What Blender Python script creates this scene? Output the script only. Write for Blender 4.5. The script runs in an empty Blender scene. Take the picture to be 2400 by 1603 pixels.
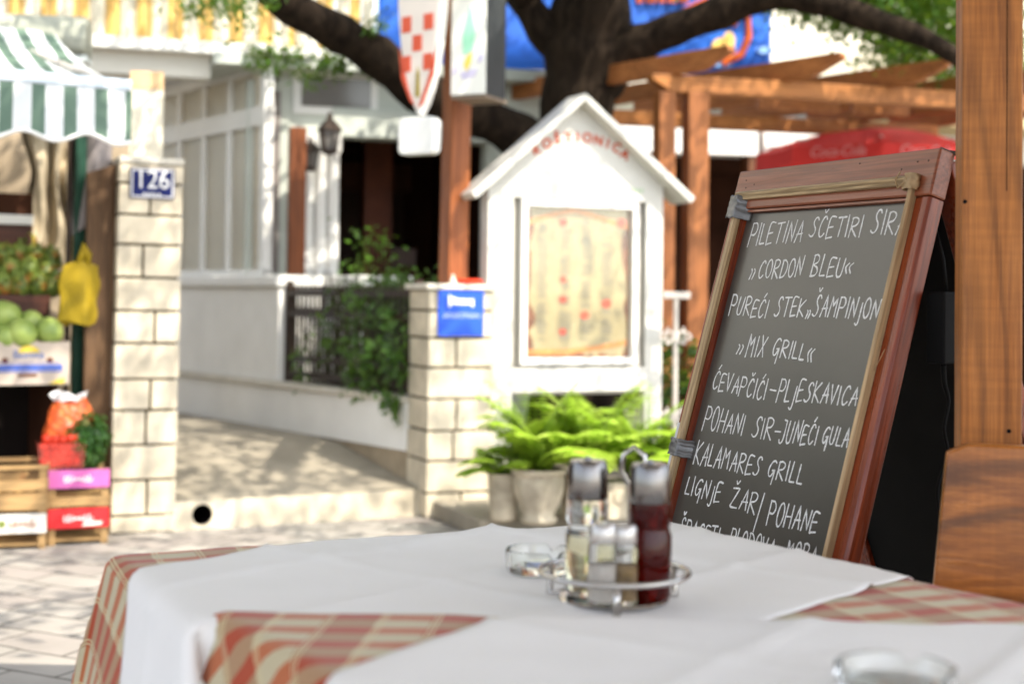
import bpy, bmesh, math, random
from mathutils import Vector, Matrix, noise
R = math.radians
random.seed(11)
S = bpy.context.scene
COL = S.collection

# ------------------------------------------------------------------ camera, sky, sun, exposure
CAM_H, PITCH, ROLL, FPX = 1.08, R(1.2), .0105, 3333.0
fw = Vector((0, math.cos(PITCH), math.sin(PITCH)))
up0 = Vector((0, -math.sin(PITCH), math.cos(PITCH)))
rt0 = Vector((1, 0, 0))
RT = rt0 * math.cos(ROLL) + up0 * math.sin(ROLL)
UP = up0 * math.cos(ROLL) - rt0 * math.sin(ROLL)
EYE = Vector((0, 0, CAM_H))
cd = bpy.data.cameras.new('camera')
cam = bpy.data.objects.new('camera', cd)
COL.objects.link(cam)
M = Matrix.Identity(4)
for i in range(3):
    M[i][0] = RT[i]; M[i][1] = UP[i]; M[i][2] = -fw[i]; M[i][3] = EYE[i]
cam.matrix_world = M
cd.lens = 50; cd.sensor_width = 36; cd.shift_y = -(801.5 - 630) / 2400
cd.clip_start = .05; cd.clip_end = 500
cd.dof.use_dof = True; cd.dof.focus_distance = 2.50; cd.dof.aperture_fstop = 3.2
S.camera = cam

SUN_TO = Vector((.45, -.42, .79)).normalized()
sd = bpy.data.lights.new('sun', 'SUN'); sd.energy = 2.5; sd.angle = R(.53); sd.color = (1, .92, .78)
sun = bpy.data.objects.new('sun', sd); COL.objects.link(sun)
sun.rotation_euler = SUN_TO.to_track_quat('Z', 'Y').to_euler()
W = bpy.data.worlds.new('World'); S.world = W; W.use_nodes = True
wn = W.node_tree.nodes; wl = W.node_tree.links
sky = wn.new('ShaderNodeTexSky'); sky.sky_type = 'NISHITA'; sky.sun_disc = False; sky.dust_density = 2; sky.ozone_density = 1
sky.sun_elevation = math.asin(SUN_TO.z); sky.sun_rotation = math.atan2(SUN_TO.x, SUN_TO.y)
hs_ = wn.new('ShaderNodeHueSaturation'); hs_.inputs['Saturation'].default_value = .5
wl.new(sky.outputs[0], hs_.inputs['Color']); wl.new(hs_.outputs[0], wn['Background'].inputs[0]); wn['Background'].inputs[1].default_value = .15
S.view_settings.view_transform = 'Standard'; S.view_settings.look = 'None'
S.view_settings.exposure = 1.80; S.view_settings.gamma = 1.0

# ------------------------------------------------------------------ measuring helpers
def ray(x, y):
    return fw + RT * ((x - 1200) / FPX) - UP * ((y - 630) / FPX)
def at(x, y, Y):
    d = ray(x, y); return EYE + d * (Y / d.y)
def atz(x, y, z):
    d = ray(x, y); return EYE + d * ((z - CAM_H) / d.z)
def proj(P):
    d = Vector(P) - EYE; k = d.dot(fw)
    return 1200 + FPX * d.dot(RT) / k, 630 - FPX * d.dot(UP) / k, k
class Frame:
    """a vertical plane standing at (x,y) and turned by ang; local x along it, y behind it"""
    def __init__(s, o, deg):
        s.o = Vector((o[0], o[1], 0)); s.a = R(deg)
        s.u = Vector((math.cos(s.a), math.sin(s.a), 0)); s.v = Vector((-math.sin(s.a), math.cos(s.a), 0))
    def sz(s, x, y, back=0):
        d = ray(x, y); t = ((s.o + s.v * back - EYE).dot(s.v)) / d.dot(s.v)
        P = EYE + d * t - s.o
        return P.dot(s.u), P.z
    def w(s, a, b, z=0):
        return s.o + s.u * a + s.v * b + Vector((0, 0, z))

# ------------------------------------------------------------------ objects
def thing(name, label, cat, loc=(0, 0, 0), rz=0, group=None):
    o = bpy.data.objects.new(name, None); o.empty_display_size = .05
    COL.objects.link(o); o.location = loc; o.rotation_euler = (0, 0, rz)
    return tag(o, label, cat, group)
def tag(o, label, cat, group=None):
    o['label'] = label; o['category'] = cat
    if group: o['group'] = group
    return o

class MB:
    def __init__(s): s.v = []; s.f = []; s.m = []; s.uv = None
    def add(s, vs, fs, m=0):
        b = len(s.v); s.v += [tuple(p) for p in vs]
        for f in fs: s.f.append(tuple(b + i for i in f)); s.m.append(m)
    def box(s, x0, x1, y0, y1, z0, z1, m=0, X=None):
        vs = [Vector((x, y, z)) for z in (z0, z1) for y in (y0, y1) for x in (x0, x1)]
        if X is not None: vs = [X @ p for p in vs]
        s.add(vs, [(0, 2, 3, 1), (4, 5, 7, 6), (0, 1, 5, 4), (2, 6, 7, 3), (0, 4, 6, 2), (1, 3, 7, 5)], m)
        return s
    def prism(s, poly, y0, y1, m=0, X=None, axis='y'):
        n = len(poly)
        if axis == 'y': vs = [Vector((a, y0, b)) for a, b in poly] + [Vector((a, y1, b)) for a, b in poly]
        elif axis == 'z': vs = [Vector((a, b, y0)) for a, b in poly] + [Vector((a, b, y1)) for a, b in poly]
        else: vs = [Vector((y0, a, b)) for a, b in poly] + [Vector((y1, a, b)) for a, b in poly]
        if X is not None: vs = [X @ p for p in vs]
        s.add(vs, [tuple(range(n)), tuple(range(2 * n - 1, n - 1, -1))] + [(i + n, (i + 1) % n + n, (i + 1) % n, i) for i in range(n)], m)
        return s
    def tube(s, pts, r, n=8, m=0, caps=True):
        pts = [Vector(p) for p in pts]; k = len(pts)
        rs = r if isinstance(r, (list, tuple)) else [r] * k
        vs = []; ref = None
        for i, p in enumerate(pts):
            t = (pts[min(i + 1, k - 1)] - pts[max(i - 1, 0)])
            if t.length < 1e-9: t = Vector((0, 0, 1))
            t.normalize()
            if ref is None:
                ref = t.orthogonal().normalized()
            ref = (ref - t * ref.dot(t))
            if ref.length < 1e-6: ref = t.orthogonal()
            ref.normalize(); b = t.cross(ref)
            for j in range(n):
                a = 2 * math.pi * j / n
                vs.append(p + (ref * math.cos(a) + b * math.sin(a)) * rs[i])
        fs = [(i * n + j, i * n + (j + 1) % n, (i + 1) * n + (j + 1) % n, (i + 1) * n + j) for i in range(k - 1) for j in range(n)]
        if caps: fs += [tuple(range(n - 1, -1, -1)), tuple(range((k - 1) * n, k * n))]
        s.add(vs, fs, m); return s
    def lathe(s, prof, c=(0, 0, 0), n=28, m=0, caps=True):
        c = Vector(c); vs = []
        for r, z in prof:
            for j in range(n):
                a = 2 * math.pi * j / n; vs.append(c + Vector((r * math.cos(a), r * math.sin(a), z)))
        k = len(prof)
        fs = [(i * n + j, i * n + (j + 1) % n, (i + 1) * n + (j + 1) % n, (i + 1) * n + j) for i in range(k - 1) for j in range(n)]
        if caps: fs += [tuple(range(n - 1, -1, -1)), tuple(range((k - 1) * n, k * n))]
        s.add(vs, fs, m); return s
    def ball(s, c, r, sx=1, sy=1, sz=1, n=12, m=0, bump=0, seed=0):
        c = Vector(c); k = n // 2 + 1; vs = [];
        for i in range(k + 1):
            th = math.pi * i / k
            for j in range(n):
                a = 2 * math.pi * j / n
                d = Vector((math.sin(th) * math.cos(a), math.sin(th) * math.sin(a), math.cos(th)))
                q = 1 + (bump * noise.noise(d * 1.7 + Vector((seed, seed * .7, 0))) if bump else 0)
                vs.append(c + Vector((d.x * sx, d.y * sy, d.z * sz)) * r * q)
        s.add(vs, [(i * n + j, (i + 1) * n + j, (i + 1) * n + (j + 1) % n, i * n + (j + 1) % n) for i in range(k) for j in range(n)], m)
        return s
    def surf(s, f, nu, nv, m=0):
        vs = [f(i / nu, j / nv) for j in range(nv + 1) for i in range(nu + 1)]
        s.add(vs, [(j * (nu + 1) + i, j * (nu + 1) + i + 1, (j + 1) * (nu + 1) + i + 1, (j + 1) * (nu + 1) + i) for j in range(nv) for i in range(nu)], m)
        return s
    def leaf(s, p, d, nrm, L, wd, m=0, droop=.15):
        d = d.normalized(); w = d.cross(nrm)
        if w.length < 1e-4: w = d.orthogonal()
        w.normalize(); q = w.cross(d)
        s.add([p, p + d * L * .45 + w * wd * .5, p + d * L - q * L * droop, p + d * L * .45 - w * wd * .5], [(0, 1, 2, 3)], m)
    def build(s, name, mats, parent=None, smooth=None, bevel=0, solid=0, loc=None, fix=False):
        me = bpy.data.meshes.new(name); me.from_pydata(s.v, [], s.f)
        if not isinstance(mats, (list, tuple)): mats = [mats]
        for x in mats: me.materials.append(x)
        me.polygons.foreach_set('material_index', s.m)
        if s.uv:
            ul = me.uv_layers.new(name='UVMap')
            li = [0] * len(me.loops); me.loops.foreach_get('vertex_index', li)
            fl = []
            for i in li: fl += s.uv[i]
            ul.data.foreach_set('uv', fl)
        if fix:
            bm = bmesh.new(); bm.from_mesh(me); bmesh.ops.remove_doubles(bm, verts=bm.verts, dist=1e-5)
            bmesh.ops.recalc_face_normals(bm, faces=bm.faces); bm.to_mesh(me); bm.free()
        if smooth is not None:
            me.polygons.foreach_set('use_smooth', [True] * len(me.polygons))
            if smooth < 180: me.set_sharp_from_angle(angle=R(smooth))
        me.update()
        o = bpy.data.objects.new(name, me); COL.objects.link(o)
        if loc is not None: o.location = loc
        if parent: o.parent = parent
        if solid:
            q = o.modifiers.new('solid', 'SOLIDIFY'); q.thickness = solid; q.offset = 0
        if bevel:
            q = o.modifiers.new('bevel', 'BEVEL'); q.width = bevel; q.segments = 2; q.limit_method = 'ANGLE'
        return o
def structure(o):
    o['kind'] = 'structure'; return o
def text_obj(txt, size, name, mat, parent, X, ext=.001, italic=0, space=1.0, bold=0):
    c = bpy.data.curves.new(name, 'FONT'); c.body = txt; c.size = size; c.align_x = 'CENTER'; c.align_y = 'CENTER'
    c.extrude = ext; c.offset = bold; c.shear = italic; c.space_character = space
    t = bpy.data.objects.new('tmp', c); COL.objects.link(t)
    dg = bpy.context.evaluated_depsgraph_get(); dg.update()
    me = bpy.data.meshes.new_from_object(t.evaluated_get(dg))
    bpy.data.objects.remove(t)
    me.name = name; me.transform(X); me.materials.clear(); me.materials.append(mat)
    o = bpy.data.objects.new(name, me); COL.objects.link(o); o.parent = parent
    return o
def XF(loc, rx=0, ry=0, rz=0):
    return Matrix.Translation(loc) @ Matrix.Rotation(rz, 4, 'Z') @ Matrix.Rotation(ry, 4, 'Y') @ Matrix.Rotation(rx, 4, 'X')
UPR = R(90)   # text standing upright and facing -y

# ------------------------------------------------------------------ materials
class NT:
    def __init__(s, name):
        s.mat = bpy.data.materials.new(name); s.mat.use_nodes = True
        s.n = s.mat.node_tree.nodes; s.l = s.mat.node_tree.links; s.b = s.n['Principled BSDF']
        s.out = s.n['Material Output']
    def new(s, t, **k):
        x = s.n.new('ShaderNode' + t)
        for a, b in k.items(): setattr(x, a, b)
        return x
    def link(s, a, b): s.l.new(a, b)
    def coord(s, scale=(1, 1, 1), kind='Object', rot=(0, 0, 0)):
        t = s.new('TexCoord'); m = s.new('Mapping'); m.inputs['Scale'].default_value = scale; m.inputs['Rotation'].default_value = rot
        s.link(t.outputs[kind], m.inputs[0]); return m.outputs[0]
    def noise(s, vec, scale, detail=4, rough=.55, dist=0):
        x = s.new('TexNoise'); x.inputs['Scale'].default_value = scale; x.inputs['Detail'].default_value = detail
        x.inputs['Roughness'].default_value = rough; x.inputs['Distortion'].default_value = dist
        s.link(vec, x.inputs['Vector']); return x.outputs['Fac']
    def ramp(s, fac, stops, interp='LINEAR'):
        x = s.new('ValToRGB'); x.color_ramp.interpolation = interp
        el = x.color_ramp.elements
        while len(el) < len(stops): el.new(.5)
        for e, (p, c) in zip(el, stops):
            e.position = p; e.color = (c[0], c[1], c[2], 1) if isinstance(c, tuple) else (c, c, c, 1)
        s.link(fac, x.inputs[0]); return x.outputs[0]
    def mix(s, fac, a, b, mode='MIX'):
        x = s.new('Mix', data_type='RGBA', blend_type=mode)
        for v, i in ((fac, 0), (a, 6), (b, 7)):
            if hasattr(v, 'links') or hasattr(v, 'is_linked'): s.link(v, x.inputs[i])
            elif isinstance(v, tuple): x.inputs[i].default_value = (*v, 1)
            else: x.inputs[i].default_value = v
        return x.outputs[2]
    def math(s, op, a, b=0, c=None):
        x = s.new('Math', operation=op)
        for i, v in enumerate((a, b) if c is None else (a, b, c)):
            if hasattr(v, 'is_linked'): s.link(v, x.inputs[i])
            else: x.inputs[i].default_value = v
        return x.outputs[0]
    def bump(s, h, strength=.3, dist=.005):
        x = s.new('Bump'); x.inputs['Strength'].default_value = strength; x.inputs['Distance'].default_value = dist
        s.link(h, x.inputs['Height']); s.link(x.outputs[0], s.b.inputs['Normal'])
    def set(s, **k):
        al = dict(col='Base Color', rough='Roughness', metal='Metallic', coat='Coat Weight', trans='Transmission Weight', ior='IOR', spec='Specular IOR Level', sheen='Sheen Weight', coatr='Coat Roughness', sss='Subsurface Weight')
        for a, v in k.items():
            i = s.b.inputs[al[a]]
            if hasattr(v, 'is_linked'): s.link(v, i)
            elif isinstance(v, tuple): i.default_value = (*v, 1)
            else: i.default_value = v
        return s
def sc(c, k): return tuple(min(1, x * k) for x in c)
def plain(name, col, rough=.6, var=.12, scale=6, bump=.1, bscale=60, **k):
    t = NT(name); v = t.coord(); f = t.noise(v, scale, 5)
    k.setdefault('spec', .28)
    t.set(col=t.ramp(f, [(.3, sc(col, 1 - var)), (.7, sc(col, 1 + var))]), rough=rough, **k)
    if bump: t.bump(t.noise(v, bscale, 3), bump, .003)
    return t.mat
def wood(name, c1, c2, axis=2, rough=.45, grain=1.0, coat=0, spec=.36, fdark=.55, bump=.35, swirl=.6, ring=0):
    t = NT(name); s = [14 * grain] * 3; s[axis] = .9 * grain
    v = t.coord(tuple(s))
    d = t.noise(v, 1.2, 3, .5)
    g = t.noise(v, 3.2, 8, .7, swirl)
    s2 = [90 * grain] * 3; s2[axis] = 3.0 * grain
    fine = t.noise(t.coord(tuple(s2)), 1.6, 3, .6)
    a = t.ramp(g, [(.32, c1), (.68, c2)])
    b = t.mix(t.ramp(fine, [(.42, 0.0), (.62, 1.0)]), sc(c1, fdark), a)
    c = t.mix(t.ramp(d, [(.35, .0), (.75, .55)]), b, sc(c2, 1.2))
    if ring:
        wv = t.new('TexWave', wave_type='BANDS', bands_direction='DIAGONAL'); sw = [17 * grain] * 3; sw[axis] = 1.3 * grain
        t.link(t.coord(tuple(sw)), wv.inputs['Vector']); wv.inputs['Scale'].default_value = .55; wv.inputs['Distortion'].default_value = 9; wv.inputs['Detail'].default_value = 4; wv.inputs['Detail Scale'].default_value = 1.1
        c = t.mix(ring, c, t.ramp(wv.outputs['Fac'], [(.0, .28), (.35, .95), (1.0, 1.12)]), 'MULTIPLY')
        sm = [3.0 * grain] * 3; sm[axis] = 60
        saw = t.noise(t.coord(tuple(sm)), 1.5, 2, .5); c = t.mix(.5, c, t.ramp(saw, [(.4, .84), (.62, 1.08)]), 'MULTIPLY')
        vk = t.new('TexVoronoi'); sk = [5.5] * 3; sk[axis] = 3.2; t.link(t.coord(tuple(sk)), vk.inputs['Vector']); vk.inputs['Scale'].default_value = 1.0
        c = t.mix(t.ramp(vk.outputs['Distance'], [(.05, .75), (.16, .0)]), c, sc(c1, .25))
    t.set(col=c, rough=t.ramp(g, [(.3, rough + .12), (.7, rough - .08)]), coat=coat, spec=spec, coatr=.2)
    t.bump(fine, bump, .0015)
    return t.mat
def glass(name, col=(1, 1, 1), rough=.02, ior=1.45):
    t = NT(name); t.set(col=col, rough=rough, trans=1.0, ior=ior); return t.mat
def leafmat(name, cols, rough=.45, tl=.35, spec=.4):
    t = NT(name); g = t.new('ObjectInfo'); v = t.coord()
    f = t.noise(v, 9, 3, .7)
    st = [(.25 + .5 * i / max(1, len(cols) - 1), c) for i, c in enumerate(cols)]
    c = t.ramp(f, st); t.set(col=c, rough=rough, spec=spec)
    tr = t.new('BsdfTranslucent'); t.link(t.mix(.5, c, (.35, .45, .03), 'MIX'), tr.inputs[0])
    mx = t.new('MixShader'); mx.inputs[0].default_value = tl
    t.link(t.b.outputs[0], mx.inputs[1]); t.link(tr.outputs[0], mx.inputs[2]); t.link(mx.outputs[0], t.out.inputs[0])
    return t.mat
def fabric(name, col, tl=.3, var=.05, wr=4, rough=.85):
    t = NT(name); v = t.coord(); c = t.ramp(t.noise(v, wr, 4), [(.3, sc(col, 1 - var)), (.7, sc(col, 1 + var))])
    t.set(col=c, rough=rough, spec=.2)
    t.bump(t.noise(v, 700, 2), .15, .0006)
    if tl:
        tr = t.new('BsdfTranslucent'); t.link(c, tr.inputs[0]); mx = t.new('MixShader'); mx.inputs[0].default_value = tl
        t.link(t.b.outputs[0], mx.inputs[1]); t.link(tr.outputs[0], mx.inputs[2]); t.link(mx.outputs[0], t.out.inputs[0])
    return t.mat
def striped(name, period, width, c1, c2, axis=0, tl=.3, off=0):
    t = NT(name); sp = t.new('SeparateXYZ'); t.link(t.coord(), sp.inputs[0])
    f = t.math('FRACT', t.math('ADD', t.math('DIVIDE', sp.outputs[axis], period), off))
    f = t.math('LESS_THAN', f, width)
    n = t.noise(t.coord(), 5, 4)
    c = t.mix(f, c2, c1); c = t.mix(t.ramp(n, [(.35, .0), (.75, .25)]), c, (.35, .38, .36), 'MULTIPLY')
    t.set(col=c, rough=.8, spec=.2)
    tr = t.new('BsdfTranslucent'); t.link(c, tr.inputs[0]); mx = t.new('MixShader'); mx.inputs[0].default_value = tl
    t.link(t.b.outputs[0], mx.inputs[1]); t.link(tr.outputs[0], mx.inputs[2]); t.link(mx.outputs[0], t.out.inputs[0])
    return t.mat

WHITE = plain('white_paint', (.78, .77, .74), .5, .05, 3, .05)
OFFWHITE = plain('white_render', (.82, .81, .78), .8, .06, 3, .15, 90)
CREAM = plain('cream_render', (.70, .62, .47), .8, .08, 2, .12, 80)
STONE = plain('cream_stone', (.58, .51, .39), .8, .24, 6, .4, 60)
STONECAP = plain('stone_cap', (.62, .58, .50), .75, .12, 8, .25, 70)
MORTAR = plain('brown_mortar', (.05, .036, .016), .9, .3, 20, .2)
PLINTH = plain('tan_plinth', (.36, .29, .20), .85, .2, 6, .15)
CONCRETE = plain('concrete', (.27, .24, .19), .85, .18, 5, .25, 50)
DARK = plain('dark_interior', (.012, .009, .008), .9, .3, 3, 0, spec=.05)
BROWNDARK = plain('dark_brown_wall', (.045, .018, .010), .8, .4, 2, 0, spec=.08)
GREYGLASS = NT('grey_window_glass').set(col=(.16, .15, .14), rough=.12, spec=.6).mat
IRON = plain('black_iron', (.04, .026, .019), .5, .2, 20, .1)
PALEIRON = plain('pale_iron', (.50, .46, .42), .5, .15, 20, .1)
STEEL = NT('chrome_steel').set(col=(.50, .48, .46), rough=.12, metal=1.0).mat
DULLSTEEL = NT('brushed_steel').set(col=(.20, .19, .185), rough=.2, metal=1.0).mat
BLACK = plain('black_plastic', (.003, .003, .003), .65, .2, 30, 0, spec=.12)
RED = plain('red_plastic', (.62, .05, .02), .4, .15, 6, 0)
BLUE = plain('blue_enamel', (.006, .012, .10), .5, .15, 6, 0, spec=.2)
SIGNBLUE = plain('blue_sign_film', (.02, .09, .62), .35, .08, 6, 0)
PALEBLUE = plain('pale_lettering', (.45, .55, .9), .5, .05, 6, 0)
LETTERW = plain('white_lettering', (.8, .8, .8), .5, .03, 6, 0)
LETTERR = plain('orange_red_lettering', (.50, .065, .010), .5, .1, 6, 0)
LETTERG = plain('green_lettering', (.28, .50, .22), .5, .1, 6, 0)
POLEWOOD = wood('orange_pole_wood', (.25, .068, .017), (.35, .108, .028), 2, .5)
PERGWOOD = wood('pergola_wood', (.33, .115, .026), (.46, .185, .048), 0, .55)
PERGPOST = wood('pergola_post_wood', (.25, .080, .020), (.36, .13, .036), 2, .55)
DARKWOOD = wood('dark_red_wood', (.10, .035, .012), (.17, .06, .02), 2, .5)
CHAIRWOOD = wood('chair_back_wood', (.29, .086, .012), (.44, .155, .028), 0, .32, .8, coat=.25, fdark=.78, swirl=1.0, ring=.7)
POSTWOOD = wood('near_post_wood', (.33, .108, .020), (.44, .165, .034), 2, .5, 1.6, bump=.4, fdark=.75, ring=.42)
MAHOG = wood('mahogany_frame', (.17, .024, .005), (.29, .050, .011), 1, .28, 1.2, coat=.3, fdark=.65)
MAHOGH = wood('mahogany_rail', (.22, .062, .026), (.30, .092, .042), 0, .32, 1.2, coat=.25, fdark=.75)
MOULD = wood('pale_moulding', (.42, .28, .14), (.60, .44, .25), 1, .45, 1.5)
MOULDH = wood('pale_moulding_rail', (.42, .28, .14), (.60, .44, .25), 0, .45, 1.5)
CRATE = wood('poplar_crate', (.36, .21, .08), (.48, .31, .14), 0, .6)
TIMBER = wood('weathered_board', (.085, .042, .018), (.16, .088, .04), 2, .7)
BARK = NT('bark'); _v = BARK.coord((9, 9, 2.2)); _f = BARK.noise(_v, 1.6, 8, .65, .8)
BARK.set(col=BARK.ramp(_f, [(.35, (.007, .0045, .003)), (.7, (.034, .023, .015))]), rough=.9, spec=.1); BARK.bump(_f, .8, .03); BARK = BARK.mat
LEAF = leafmat('tree_leaf', [(.025, .075, .008), (.05, .14, .012), (.10, .22, .02)], .35, .35)
LEAFD = leafmat('dark_leaf', [(.015, .04, .008), (.03, .08, .015), (.06, .12, .02)], .45, .25)
VINE = leafmat('vine_leaf', [(.02, .055, .008), (.05, .13, .018), (.12, .22, .035)], .42, .3)
FERN = leafmat('fern_leaf', [(.20, .36, .02), (.36, .54, .05), (.56, .68, .14)], .4, .4)
BASIL = leafmat('basil_leaf', [(.012, .05, .010), (.03, .10, .015), (.08, .17, .03)], .4, .25)

# chalkboard: matt black lacquer with faint wiped chalk dust
t = NT('chalkboard_black'); v = t.coord()
f = t.noise(v, 5, 6, .6); f2 = t.noise(v, 900, 2)
t.set(col=t.ramp(f, [(.3, (.048, .043, .036)), (.75, (.070, .062, .051))]), rough=.28, spec=.8)
t.bump(f2, .12, .0004); BOARD = t.mat
CHALK = plain('white_chalk_pen', (.74, .74, .74), .7, .22, 260, .2, 600)
TAPE = plain('silver_tape', (.16, .16, .165), .3, .25, 40, .5, 60, metal=.5)
KRAFT = plain('kraft_tape', (.38, .26, .14), .5, .25, 60, .5, 90)

# paving
t = NT('stone_paving'); v = t.coord((1, 1, 1), rot=(0, 0, R(27)))
nz = t.new('TexNoise'); nz.inputs['Scale'].default_value = 3; t.link(v, nz.inputs['Vector'])
mv = t.new('VectorMath', operation='MULTIPLY_ADD'); t.link(nz.outputs['Color'], mv.inputs[0]); mv.inputs[1].default_value = (.06, .06, 0); t.link(v, mv.inputs[2])
br = t.new('TexBrick'); t.link(mv.outputs[0], br.inputs['Vector'])
br.inputs['Scale'].default_value = 1; br.inputs['Brick Width'].default_value = .31; br.inputs['Row Height'].default_value = .19
br.inputs['Mortar Size'].default_value = .006; br.inputs['Mortar Smooth'].default_value = .3
br.inputs['Color1'].default_value = (.34, .32, .29, 1); br.inputs['Color2'].default_value = (.28, .25, .23, 1); br.inputs['Mortar'].default_value = (.09, .08, .07, 1)
n1 = t.noise(v, 2.2, 6); n2 = t.noise(v, 60, 3)
c = t.mix(.8, br.outputs['Color'], t.ramp(n1, [(.3, .7), (.7, 1.15)]), 'MULTIPLY')
t.set(col=c, rough=.85); t.bump(t.math('ADD', t.math('MULTIPLY', br.outputs['Fac'], -1.0), t.math('MULTIPLY', n2, .35)), .6, .006)
PAVING = t.mat

# plaid table linen (UV in metres: u across the tan bands, v across the red stripes)
t = NT('plaid_linen'); tc = t.new('TexCoord'); sp = t.new('SeparateXYZ'); t.link(tc.outputs['UV'], sp.inputs[0])
U_, V_ = sp.outputs[0], sp.outputs[1]
red = t.math('LESS_THAN', t.math('FRACT', t.math('DIVIDE', V_, .058)), .46)
band = t.math('LESS_THAN', t.math('FRACT', t.math('DIVIDE', U_, .112)), .5)
fu = t.math('FRACT', t.math('DIVIDE', U_, .056))
l1 = t.math('LESS_THAN', t.math('ABSOLUTE', t.math('SUBTRACT', fu, .06)), .018)
l2 = t.math('LESS_THAN', t.math('ABSOLUTE', t.math('SUBTRACT', fu, .15)), .018)
c = t.mix(red, (.54, .47, .31), (.47, .13, .045))
tan = t.mix(red, (.40, .235, .125), (.40, .05, .011))
c = t.mix(band, c, tan)
c = t.mix(t.math('MAXIMUM', l1, l2), c, (.62, .52, .30))
nw = t.new('TexNoise'); nw.inputs['Scale'].default_value = 600; t.link(tc.outputs['UV'], nw.inputs['Vector'])
c = t.mix(.35, c, t.ramp(nw.outputs['Fac'], [(.3, .7), (.7, 1.2)]), 'MULTIPLY')
t.set(col=c, rough=.85, spec=.2, sheen=.2); t.bump(nw.outputs['Fac'], .2, .0006); PLAID = t.mat
LINEN = fabric('white_linen', (.86, .85, .85), 0, .02, 6)

# ------------------------------------------------------------------ setting: ground, path, kerb
mb = MB(); mb.surf(lambda a, b: Vector((-60 + 120 * a, -30 + 110 * b, 0)), 12, 11)
structure(mb.build('ground', PAVING))

FAC = Frame((at(410, 1250, 6.5).x, 6.5), 23)           # street line of the two stone piers
WA = Vector((-.533, 7.25, 0)); WB = Vector((-2.35, 9.70, 0))  # low wall along the entrance path
wdir = (WB - WA).normalized()
# ramped entrance path with a riser to the street
A0 = FAC.w(-.02, .04); A1 = FAC.w(1.26, .10)
mb = MB()
rows = []
for k in range(13):
    t_ = k / 12; q = min(1, t_ * 3.2); z = .135 + (.30 - .135) * (q * q * (3 - 2 * q))
    rows.append([A0.lerp(A0 + wdir * 4.2 + Vector((-.9, 0, 0)), t_) + Vector((0, 0, z)), A1.lerp(A1 + wdir * 3.6, t_) + Vector((0, 0, z))])
vs = [p for r_ in rows for p in r_]
mb.add(vs, [(2 * k, 2 * k + 1, 2 * k + 3, 2 * k + 2) for k in range(12)])
E = MB(); n_ = Vector((0, 0, -.135))
structure(mb.build('entrance_path', CONCRETE))
ud = (A1 - A0).normalized(); vd = Vector((-ud.y, ud.x, 0))
ang = math.atan2(ud.y, ud.x); LEN = (A1 - A0).length
st = thing('entrance_step', 'pale stone step with a round drain hole, between the two stone pillars', 'step', A0, ang)
# riser made as a face with a round opening for the drain
hx, hz, hr = Frame(A0, math.degrees(ang)).sz(474, 1215)[0], .068, .048
mb = MB(); N = 32
ring = [Vector((hx + hr * math.cos(2 * math.pi * i / N), 0, hz + hr * math.sin(2 * math.pi * i / N))) for i in range(N)]
def tosq(i):
    a = 2 * math.pi * i / N; c_, s_ = math.cos(a), math.sin(a); k = .066 / max(abs(c_), abs(s_))
    return Vector((hx + c_ * k, 0, max(0, min(.134, hz + s_ * k))))
sq = [tosq(i) for i in range(N)]
mb.add(ring + sq, [(i, (i + 1) % N, N + (i + 1) % N, N + i) for i in range(N)])
mb.add([Vector((x, 0, z)) for x, z in ((-.02, 0), (hx - .066, 0), (hx - .066, .134), (-.02, .134), (hx + .066, 0), (LEN, 0), (LEN, .134), (hx + .066, .134))], [(0, 1, 2, 3), (4, 5, 6, 7)])
mb.add([Vector((x, y, .134)) for x, y in ((-.02, 0), (LEN, 0), (LEN, .1), (-.02, .1))], [(0, 1, 2, 3)])
mb.build('riser', STONE, st)
mb = MB(); mb.tube([(hx, .002, hz), (hx, .5, hz)], hr + .001, 24, caps=False); mb.add([Vector((hx + hr * math.cos(2 * math.pi * i / N), .5, hz + hr * math.sin(2 * math.pi * i / N))) for i in range(N)], [tuple(range(N))])
mb.build('drain_pipe', DARK, st)

# low kerb carrying the kiosk and pots
mb = MB(); X = Matrix.Translation(FAC.w(1.25, -.62)) @ Matrix.Rotation(FAC.a, 4, 'Z')
mb.box(0, 6, 0, 3.6, 0, .085, 0, X); structure(mb.build('kerb', CONCRETE, bevel=.01))

# ------------------------------------------------------------------ stone pillars
def pillar(name, label, o, wid, dep, ztop, joints, lean, cap=None, splits=None, ovh=.018):
    t = thing(name, label, 'pillar', o, FAC.a); t.rotation_euler = (0, lean, FAC.a)
    rr = random.Random(5)
    zs = [0] + joints + [ztop]
    core = MB(); core.box(.012, wid - .012, .012, dep - .012, 0, ztop - .002); core.build('mortar', MORTAR, t)
    b = MB()
    for i in range(len(zs) - 1):
        z0, z1 = zs[i] + .0058, zs[i + 1] - .0058
        j = lambda: rr.uniform(-.002, .002)
        mode = splits[i] if splits else (i % 2)
        sp = wid * (rr.uniform(.36, .62) if mode else 2)
        if mode:
            b.box(0 + j(), sp - .0055, 0 + j(), dep + j(), z0, z1); b.box(sp + .0055, wid + j(), 0 + j(), dep + j(), z0, z1)
        else: b.box(j(), wid + j(), j(), dep + j(), z0, z1)
    b.build('stone_block', STONE, t, bevel=.004)
    if cap:
        c = MB(); c.box(-ovh, wid + ovh, -ovh, dep + ovh, ztop, ztop + cap); c.build('cap', STONECAP, t, bevel=.006)
    return t
PL = Frame(at(258, 1250, 6.42).xy, 23)
w1 = PL.sz(414, 900)[0]
jz = sorted(PL.sz(330, y)[1] for y in (1207, 1124, 1042, 961, 888, 804, 728, 650, 573, 503, 430))
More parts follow.
